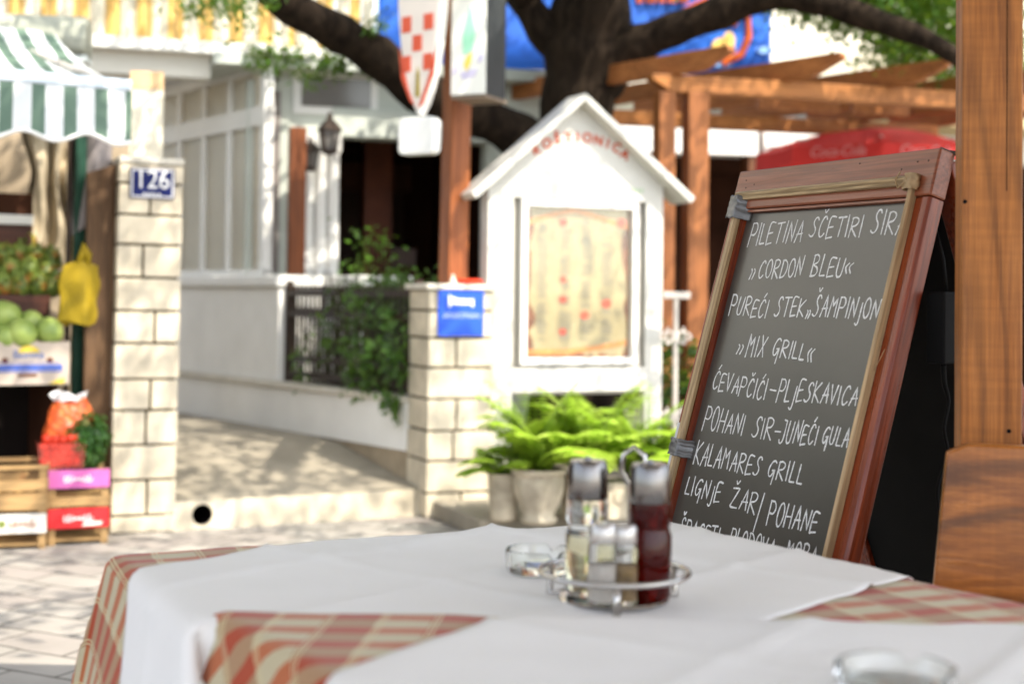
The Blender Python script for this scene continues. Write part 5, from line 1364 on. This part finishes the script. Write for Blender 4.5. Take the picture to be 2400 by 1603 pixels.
mb = MB(); mb.box(.0412, .046, yb + .071, BL - .0785, -.026, .0005); mb.build('inner_lip', MAHOG, ab)
mb = MB(); mb.box(.047, .508, BL - .0785 - .004, BL - .0785, -.026, -.002); mb.build('inner_lip', MAHOGH, ab)
BZ = -.010
mb = MB(); mb.box(.0465, .5085, yb + .071, BL - .083, BZ - .006, BZ); cbp = mb.build('chalkboard', BOARD, ab)
# raised pale mouldings
def mold(x0, x1, y0, y1, z0, z1, m, vert):
    mb = MB()
    if vert:
        sec = [(x0, z0), (x1, z0), (x1, z1 - .004), (x1 - .003, z1), (x0 + .005, z1 - .001), (x0 + .0035, z1 - .004), (x0, z1 - .005)]
        mb.add([Vector((a, y, b)) for y in (y0, y1) for a, b in sec], [tuple(range(len(sec) - 1, -1, -1)), tuple(range(len(sec), 2 * len(sec)))] + [(i, (i + 1) % len(sec), len(sec) + (i + 1) % len(sec), len(sec) + i) for i in range(len(sec))])
    else:
        sec = [(y0, z0), (y1, z0), (y1, z1 - .004), (y1 - .004, z1), (y0 + .008, z1 - .001), (y0 + .005, z1 - .004), (y0, z1 - .005)]
        mb.add([Vector((x, a, b)) for x in (x0, x1) for a, b in sec], [tuple(range(len(sec) - 1, -1, -1)), tuple(range(len(sec), 2 * len(sec)))] + [(i, (i + 1) % len(sec), len(sec) + (i + 1) % len(sec), len(sec) + i) for i in range(len(sec))])
    return mb.build('moulding', m, ab, bevel=.0008, fix=True)
mold(.5045, .5145, yb + .07, BL - .061, -.0035, .013, MOULD, True)
mold(.0205, .0405, yb + .07, BL - .061, .0005, .012, MOULD, True)
mold(.0205, .5145, BL - .0605, BL - .045, .0025, .014, MOULDH, False)
# tapes
def patch(x0, x1, y0, y1, z, mat_, name, sd, wrap=.02):
    mb = MB()
    def f(a, b):
        x = x0 + (x1 - x0) * a; zz_ = z + .0015 * noise.noise(Vector((a * 4, b * 4, sd)))
        if a > .55: zz_ -= (a - .55) / .45 * wrap
        return Vector((x + .003 * noise.noise(Vector((b * 6, sd, 1))), y0 + (y1 - y0) * b + .003 * noise.noise(Vector((a * 5, sd, 0))), zz_))
    mb.surf(f, 14, 14); return mb.build(name, mat_, ab, smooth=60, solid=.0006)
patch(.014, .060, BL - .098, BL - .054, .0165, TAPE, 'silver_tape', 1, .026)
patch(.016, .060, BL - .552, BL - .520, .0150, TAPE, 'silver_tape', 5, .026)
mb = MB(); mb.box(.004, .013, BL - .62, BL - .49, .0008, .0022); mb.build('white_strip', plain('white_strip', (.62, .62, .64), .4, .1, 20, .2), ab)
mb = MB()
def knot(a, b):
    an = 2 * math.pi * a; d_ = Vector((math.cos(an) * .015, (b - .5) * .026, math.sin(an) * .010)); k = 1 + .25 * noise.noise(d_ * 160)
    return Vector((.508, BL - .056, .007)) + Vector((d_.x * k, d_.y, d_.z * k))
mb.surf(knot, 24, 14); mb.build('kraft_tape', KRAFT, ab, smooth=35)
mb = MB(); mb.tube([(.500, BL - .042, .013), (.505, BL - .055, .016), (.49, BL - .068, .017), (.478, BL - .052, .016), (.485, BL - .040, .015)], .0014, 6); mb.tube([(.52, BL - .30, .0015), (.512, BL - .34, .001), (.517, BL - .36, .002), (.53, BL - .325, .0015)], .0006, 5); mb.build('string', KRAFT, ab)
mb = MB(); rr = random.Random(3)
for x, y in ((.03, .02), (.035, .035), (.06, .03), (.12, .05), (.30, .06), (.36, .012), (.47, .03), (.49, .055), (.505, .02), (.53, .02)): mb.lathe([(.0017, .0023), (.0012, .0026)], (x, BL - y, 0), 8)
mb.build('nail_head', BLACK, ab)
# ---- handwriting: a stroke alphabet
def arc(cx, cy, rx, ry, a0, a1, n=12): return [(cx + rx * math.cos(R(a0 + (a1 - a0) * i / n)), cy + ry * math.sin(R(a0 + (a1 - a0) * i / n))) for i in range(n + 1)]
bowl = lambda h0, h1, w: [(0, h1 - .02)] + arc(w * .45, (h0 + h1) / 2, w * .55, (h1 - h0) / 2, 80, -80) + [(.02, h0 + .02)]
G = {
 'P': (.46, [[(-.02, -.06), (.02, 1)], bowl(.45, 1.0, .44)]), 'I': (.10, [[(.04, 0), (.05, 1)]]), 'L': (.36, [[(.04, 1), (0, .05), (.03, .01), (.34, .03)]]),
 'E': (.42, [[(.42, .97), (.06, .93), (.0, .03), (.10, 0), (.40, .04)], [(.02, .48), (.34, .52)]]), 'T': (.52, [[(0, .96), (.52, 1.0)], [(.27, .98), (.24, 0)]]),
 'N': (.46, [[(0, 0), (.05, 1), (.40, .06), (.46, 1.03)]]), 'A': (.46, [[(0, 0), (.30, 1), (.44, .02)], [(.06, .36), (.46, .40)]]),
 'S': (.48, [[(.48, .86), (.40, .98), (.26, .96), (.17, .78), (.22, .6), (.36, .42), (.36, .2), (.24, .04), (.10, .04), (0, .12)]]),
 'C': (.42, [[(.42, .84), (.34, .97), (.2, .93), (.06, .65), (.02, .32), (.10, .05), (.24, .0), (.40, .16)]]),
 'R': (.48, [[(0, 0), (.03, 1)], [(.0, .96), (.2, 1.02), (.40, .93), (.42, .76), (.30, .6), (.06, .5), (.30, .2), (.46, .02)]]),
 'O': (.46, [arc(.23, .5, .22, .5, 100, 470, 18)]), 'D': (.46, [[(0, 0), (.03, 1)], [(-.02, .97), (.2, .98), (.42, .75), (.44, .4), (.28, .08), (.0, .01)]]),
 'B': (.44, [[(0, 0), (.03, 1)], [(.0, .97), (.2, 1.02), (.36, .9), (.32, .68), (.08, .54), (.32, .42), (.40, .22), (.26, .04), (-.04, .02)]]),
 'U': (.46, [[(.04, 1), (0, .3), (.08, .04), (.2, .0), (.34, .15), (.44, 1)]]), 'M': (.56, [[(0, 0), (.08, 1.03), (.24, .52), (.46, .95), (.50, .02)]]),
 'X': (.44, [[(.04, 1), (.42, 0)], [(.46, .98), (0, .0)]]), 'g': (.50, [[(.46, .88), (.36, .98), (.2, .92), (.05, .6), (.04, .25), (.14, .06), (.28, .12), (.42, .45), (.44, .3), (.40, -.36)], [(.28, .42), (.45, .45)]]),
 'G': (.46, [[(.44, .86), (.34, .98), (.2, .93), (.05, .62), (.03, .28), (.12, .03), (.28, .02), (.42, .2), (.42, .45)], [(.24, .44), (.46, .46)]]),
 'K': (.46, [[(0, 0), (.03, 1.03)], [(.44, .98), (.06, .5), (.30, .2), (.46, .02)]]), 'V': (.44, [[(0, 1), (.20, 0), (.44, 1)]]),
 'j': (.22, [[(.20, .72), (.16, -.2), (.06, -.38), (-.06, -.30)]]), 'H': (.48, [[(.03, 1), (0, 0)], [(.46, 1), (.43, 0)], [(.0, .46), (.46, .5)]]),
 'J': (.44, [[(.14, .98), (.36, .96)], [(.36, .96), (.34, .25), (.22, .02), (.06, .03), (.0, .14)]]), 'Z': (.50, [[(.02, .93), (.46, .97), (.0, .04), (.12, .0), (.48, .03)]]),
 '/': (.2, [[(0, 0), (.20, 1)]]), '-': (.5, [[(0, .47), (.5, .5)]]), '„': (.5, [[(.10, .95), (.2, .7), (.05, .0)], [(.42, .95), (.52, .7), (.36, .0)]]), '“': (.5, [[(.22, 1), (.02, .6), (.16, 0)], [(.52, 1), (.30, .6), (.46, .0)]]),
 'v': (0, [[(.14, 1.30), (.22, 1.16), (.36, 1.32)]]), "'": (0, [[(.22, 1.12), (.36, 1.34)]]),
}
DIA = {'Č': ('C', 'v'), 'Ć': ('C', "'"), 'Š': ('S', 'v'), 'Ž': ('Z', 'v')}
SM = set('PSCRODBUgjJ„“vKE')
def catmull(p, k=5):
    if len(p) < 3: return p
    q = [Vector(a) for a in p]; out = []
    for i in range(len(q) - 1):
        a, b, c, d = q[max(i - 1, 0)], q[i], q[i + 1], q[min(i + 2, len(q) - 1)]
        for j in range(k):
            u = j / k; out.append(tuple(.5 * ((2 * b) + (c - a) * u + (2 * a - 5 * b + 4 * c - d) * u * u + (3 * b - a - 3 * c + d) * u ** 3)))
    out.append(p[-1]); return out
WORDS = [
('PILETINA',0.071,-0.145,0.230,-0.141,0.041,0.038),
('SČETIRI',0.250,-0.135,0.390,-0.137,0.037,0.035),
('SIRA',0.414,-0.133,0.496,-0.136,0.039,0.038),
('„',0.100,-0.210,0.114,-0.210,0.021,0.021),
('CORDON',0.128,-0.209,0.255,-0.206,0.033,0.034),
('BLEU',0.282,-0.205,0.369,-0.205,0.037,0.033),
('“',0.372,-0.200,0.389,-0.200,0.017,0.017),
('PUREĆI',0.065,-0.278,0.182,-0.280,0.036,0.032),
('STEK',0.205,-0.278,0.288,-0.276,0.037,0.031),
('„',0.296,-0.278,0.306,-0.278,0.014,0.014),
('ŠAMPINjON',0.313,-0.275,0.480,-0.274,0.036,0.032),
('„',0.118,-0.350,0.135,-0.350,0.018,0.018),
('MIX',0.149,-0.353,0.202,-0.352,0.043,0.035),
('gRILL',0.227,-0.347,0.319,-0.351,0.031,0.028),
('“',0.327,-0.351,0.342,-0.352,0.022,0.022),
('ĆEVAPČIĆI',0.070,-0.418,0.237,-0.426,0.031,0.034),
('-',0.247,-0.419,0.264,-0.420,0.027,0.026),
('PLjESKAVICA',0.272,-0.424,0.478,-0.415,0.038,0.030),
('POHANI',0.071,-0.492,0.197,-0.493,0.044,0.033),
('SIR',0.225,-0.491,0.282,-0.492,0.035,0.035),
('-',0.289,-0.487,0.304,-0.487,0.026,0.026),
('JUNEĆI',0.305,-0.493,0.403,-0.487,0.040,0.030),
('gULA',0.417,-0.482,0.481,-0.483,0.026,0.032),
('KALAMARES',0.069,-0.558,0.273,-0.554,0.040,0.033),
('gRILL',0.296,-0.552,0.392,-0.554,0.028,0.033),
('LIgNjE',0.066,-0.614,0.178,-0.613,0.031,0.034),
('ŽAR',0.212,-0.615,0.287,-0.618,0.033,0.038),
('/',0.295,-0.645,0.302,-0.644,0.063,0.063),
('POHANE',0.326,-0.627,0.454,-0.623,0.041,0.032),
('ŠPAGETI',0.076,-0.688,0.203,-0.687,0.034,0.032),
('PLODOVA',0.236,-0.683,0.361,-0.678,0.033,0.031),
('MORA',0.395,-0.676,0.469,-0.674,0.031,0.030)]
mb = MB(); rr = random.Random(17)
def stroke(pts, w):
    pts = [Vector(p) for p in pts]; n = len(pts); vs = []
    for i, p in enumerate(pts):
        d = pts[min(i + 1, n - 1)] - pts[max(i - 1, 0)]
        if d.length < 1e-7: d = Vector((1, 0))
        d.normalize(); nn = Vector((-d.y, d.x)); k = w * (.5 + .26 * noise.noise(Vector((p.x * 90, p.y * 90, 0))))
        e = 0
        vs += [Vector((p.x + nn.x * k, BL + p.y + nn.y * k, BZ + .0004)), Vector((p.x - nn.x * k, BL + p.y - nn.y * k, BZ + .0004))]
    mb.add(vs, [(2 * i, 2 * i + 1, 2 * i + 3, 2 * i + 2) for i in range(n - 1)])
    for p in (pts[0], pts[-1]):
        mb.add([Vector((p.x + w * .5 * math.cos(a * .785), BL + p.y + w * .5 * math.sin(a * .785), BZ + .00042)) for a in range(8)], [tuple(range(8))])
lasty = None
for wd, x0, y0, x1, y1, h0, h1 in WORDS:
    if lasty is not None and abs(y0 - lasty) > .035: mb.build('chalk_line', CHALK, cbp); mb = MB()
    lasty = y0
    base = [DIA.get(c, (c,))[0] for c in wd]
    gap = .17; tot = sum(G[c][0] for c in base) + gap * (len(base) - 1); xx = 0
    for c, bc in zip(wd, base):
        strokes = [(s_, bc) for s_ in G[bc][1]]
        if c in DIA: strokes += [(s_, DIA[c][1]) for s_ in G[DIA[c][1]][1]]
        jy, jh, js = rr.uniform(-.04, .04), rr.uniform(.94, 1.07), rr.uniform(-.04, .04)
        for s_, key in strokes:
            if key in SM: s_ = catmull(s_)
            else:
                q = []
                for (a, b), (c2, d2) in zip(s_, s_[1:]):
                    for i in range(4): q.append((a + (c2 - a) * i / 4, b + (d2 - b) * i / 4))
                q.append(s_[-1]); s_ = q
            out = []
            for a, b in s_:
                u = (xx + a) / tot; h = h0 + (h1 - h0) * u
                out.append((x0 + (x1 - x0) * u + b * js * h, y0 + (y1 - y0) * u + (b * jh + jy) * h))
            stroke(out, .0031)
        xx += G[bc][0] + gap
mb.build('chalk_line', CHALK, cbp)
# rear leaf with black panel
bv2 = Vector((.30, .13, -.945)).normalized()
loc3 = Mb.inverted()
r_dn = loc3 @ bv2; r_u = Vector((1, 0, 0)); r_n = r_dn.cross(r_u).normalized()
hinge = Vector((0, BL - .01, -.034))
def rp(a, b, c): return hinge + r_u * a + r_dn * b + r_n * c
def rbox(a0, a1, b0, b1, c0, c1, name, m):
    mb = MB(); vs = [rp(a, b, c) for c in (c0, c1) for b in (b0, b1) for a in (a0, a1)]
    mb.add(vs, [(0, 2, 3, 1), (4, 5, 7, 6), (0, 1, 5, 4), (2, 6, 7, 3), (0, 4, 6, 2), (1, 3, 7, 5)]); return mb.build(name, m, ab, bevel=.002, fix=True)
rl = (BTL.z + .0) / .945 - .02
rbox(.0, .05, .0, rl, -.014, .014, 'rear_leg', MAHOG); rbox(BW - .05, BW, .0, rl, -.014, .014, 'rear_leg', MAHOG)
rbox(.051, BW - .051, .02, rl - .12, -.006, .006, 'rear_panel', plain('rear_black', (.012, .012, .012), .7, .2, 6, .05, spec=.12))
mb = MB(); mb.tube([hinge + Vector((BW - .05 + .02 * k, .012 + .006 * math.sin(k), .012 * math.cos(k * 1.3))) for k in range(4)], .003, 6); mb.tube([hinge + Vector((BW - .02, .016, .02)), hinge + Vector((BW + .012, .004, .0)), hinge + Vector((BW + .016, -.03, -.012)), hinge + Vector((BW + .004, -.05, -.03))], .0022, 6); mb.build('hinge_wire', IRON, ab)

# ------------------------------------------------------------------ near post, power adapter, chair
pb = at(2322, 700, 2.06)
np_ = thing('canopy_post', 'thick square brown timber post at the right, behind the chair', 'post', (pb.x, 2.06, 0), R(-11))
mb = MB(); mb.box(-.0455, .038, -.039, .043, 0, 2.46); mb.build('post', POSTWOOD, np_, bevel=.003)
mb = MB()
for x, z in ((-.041, 1.225), (-.0, 1.9), (.02, .9)): mb.lathe([(.003, 0), (.002, .001)], (0, 0, 0), 8) if False else mb.tube([(x, -.0388, z), (x, -.0402, z)], .003, 8)
mb.tube([(.0378, -.02, 1.24), (.0392, -.02, 1.24)], .003, 8)
mb.build('nail_head', BLACK, np_)
mb = MB(); mb.box(.0155, .0163, -.0397, -.038, 1.24, 2.46); mb.build('crack', DARK, np_)
ap = at(2218, 768, 2.19)
t = thing('power_adapter', 'flat black power adapter hanging behind the chalkboard on its cable', 'adapter', (ap.x, 2.19, ap.z), R(32))
hh = (at(2212, 678, 2.19).z - at(2212, 846, 2.19).z) / 2
mb = MB(); mb.box(-.026, .030, -.018, .018, -hh, hh); mb.build('body', BLACK, t, bevel=.003)
mb = MB()
for z in (hh * .45, hh * .35, hh * .05, -hh * .05, -hh * .25, -hh * .38, -hh * .5): mb.box(.008, .030, -.0187, -.0182, z, z + .0015)
mb.build('printed_lines', plain('grey_print', (.16, .15, .14), .6, .1, 5, 0), t)
mb = MB(); mb.tube([(.012, -.0182, hh * .85), (.012, -.019, hh * .85)], .004, 8); mb.tube([(.012, -.0182, -hh * .85), (.012, -.019, -hh * .85)], .004, 8); mb.build('rivet', DULLSTEEL, t)
P_, R_ = smoothpath([Vector(p) for p in ((-.006, 0, -hh), (-.004, 0, -hh - .03), (.006, 0, -hh - .06), (-.004, 0, -hh - .10), (.004, .0, -hh - .14), (-.018, 0, -hh - .19), (-.012, 0, -hh - .25), (-.022, 0, -hh - .33), (-.02, .02, -hh - .5), (-.02, .05, -ap.z + .01))], [.0045, .0042] + [.0028] * 8)
mb = MB(); mb.tube(P_, R_, 7); mb.tube([(.0, 0, hh), (.004, .01, hh + .05), (.012, .04, hh + .12)], .003, 6); mb.build('cable', BLACK, t, smooth=180)
# chair: solid plank back
ca = at(2226, 1036, 1.9); cz = ca.z
ch = thing('chair', 'wooden chair with a solid plank back at the right edge of the table', 'chair', (ca.x, 1.9, 0), R(-14))
zb_ = .52
mb = MB()
def plank(a, b):
    return Vector((-.004 - .034 * (1 - b) + (.42 + .04 * (1 - b)) * a, .022 * math.sin(math.pi * a) * -1 + .0 - .03 * (1 - b), zb_ + (cz - zb_ - .012 * max(0, abs(a - .5) * 2 - .93) / .07 - .003 * abs(a - .5)) * b))
nu, nv = 16, 10
vs = [plank(i / nu, j / nv) for j in range(nv + 1) for i in range(nu + 1)]; m_ = len(vs)
vs += [p + Vector((0, .024, 0)) for p in vs]
fs = []
for j in range(nv):
    for i in range(nu):
        k = j * (nu + 1) + i; fs.append((k, k + 1, k + nu + 2, k + nu + 1)); fs.append((m_ + k, m_ + k + nu + 1, m_ + k + nu + 2, m_ + k + 1))
for i in range(nu):
    k = i; fs.append((k, m_ + k, m_ + k + 1, k + 1)); k = nv * (nu + 1) + i; fs.append((k, k + 1, m_ + k + 1, m_ + k))
for j in range(nv):
    k = j * (nu + 1); fs.append((k, k + nu + 1, m_ + k + nu + 1, m_ + k)); k += nu; fs.append((k, m_ + k, m_ + k + nu + 1, k + nu + 1))
mb.add(vs, fs); mb.build('backrest', CHAIRWOOD, ch, smooth=30, bevel=.004, fix=True)
for x in (.03, .37):
    mb = MB(); mb.tube([(x, .04, 0), (x, .01, .45), (x, .036, .62), (x, .036, cz - .05)], [.017, .02, .018, .012], 10); mb.build('leg', CHAIRWOOD, ch, smooth=60)
    mb = MB(); mb.tube([(x, -.36, 0), (x, -.34, .43)], [.016, .02], 10); mb.build('leg', CHAIRWOOD, ch, smooth=60)
mb = MB(); mb.box(.0, .40, -.38, .0, .43, .455); mb.build('seat', CHAIRWOOD, ch, bevel=.008)

# ------------------------------------------------------------------ terrace canopy over the table (above the picture)
cp = thing('terrace_canopy', 'pale canvas canopy over the terrace tables, just above the picture', 'canopy', (pb.x, 2.06, 0))
ox, oy = pb.x, 2.06
mb = MB(); mb.surf(lambda a, b: Vector((-2.6 - ox + 6.2 * a, -3.2 - oy + 6.0 * b, 2.62 - .05 * math.sin(math.pi * a * 3) ** 2 + .22 * (1 - b))), 40, 10); mb.build('canvas', fabric('canopy_canvas', (.72, .72, .71), .16, .05, 3), cp, smooth=180, solid=.004)
for y in (-3.1, -.6, 2.06):
    mb = MB(); mb.box(-2.6 - ox, 3.6 - ox, y - oy - .05, y - oy + .05, 2.462, 2.54); mb.build('beam', POSTWOOD, cp)
for x, y in ((-2.5, -3.1), (3.5, -3.1), (3.5, 2.06)):
    mb = MB(); mb.box(x - ox - .05, x - ox + .05, y - oy - .05, y - oy + .05, 0, 2.46); mb.build('canopy_leg', POSTWOOD, cp)
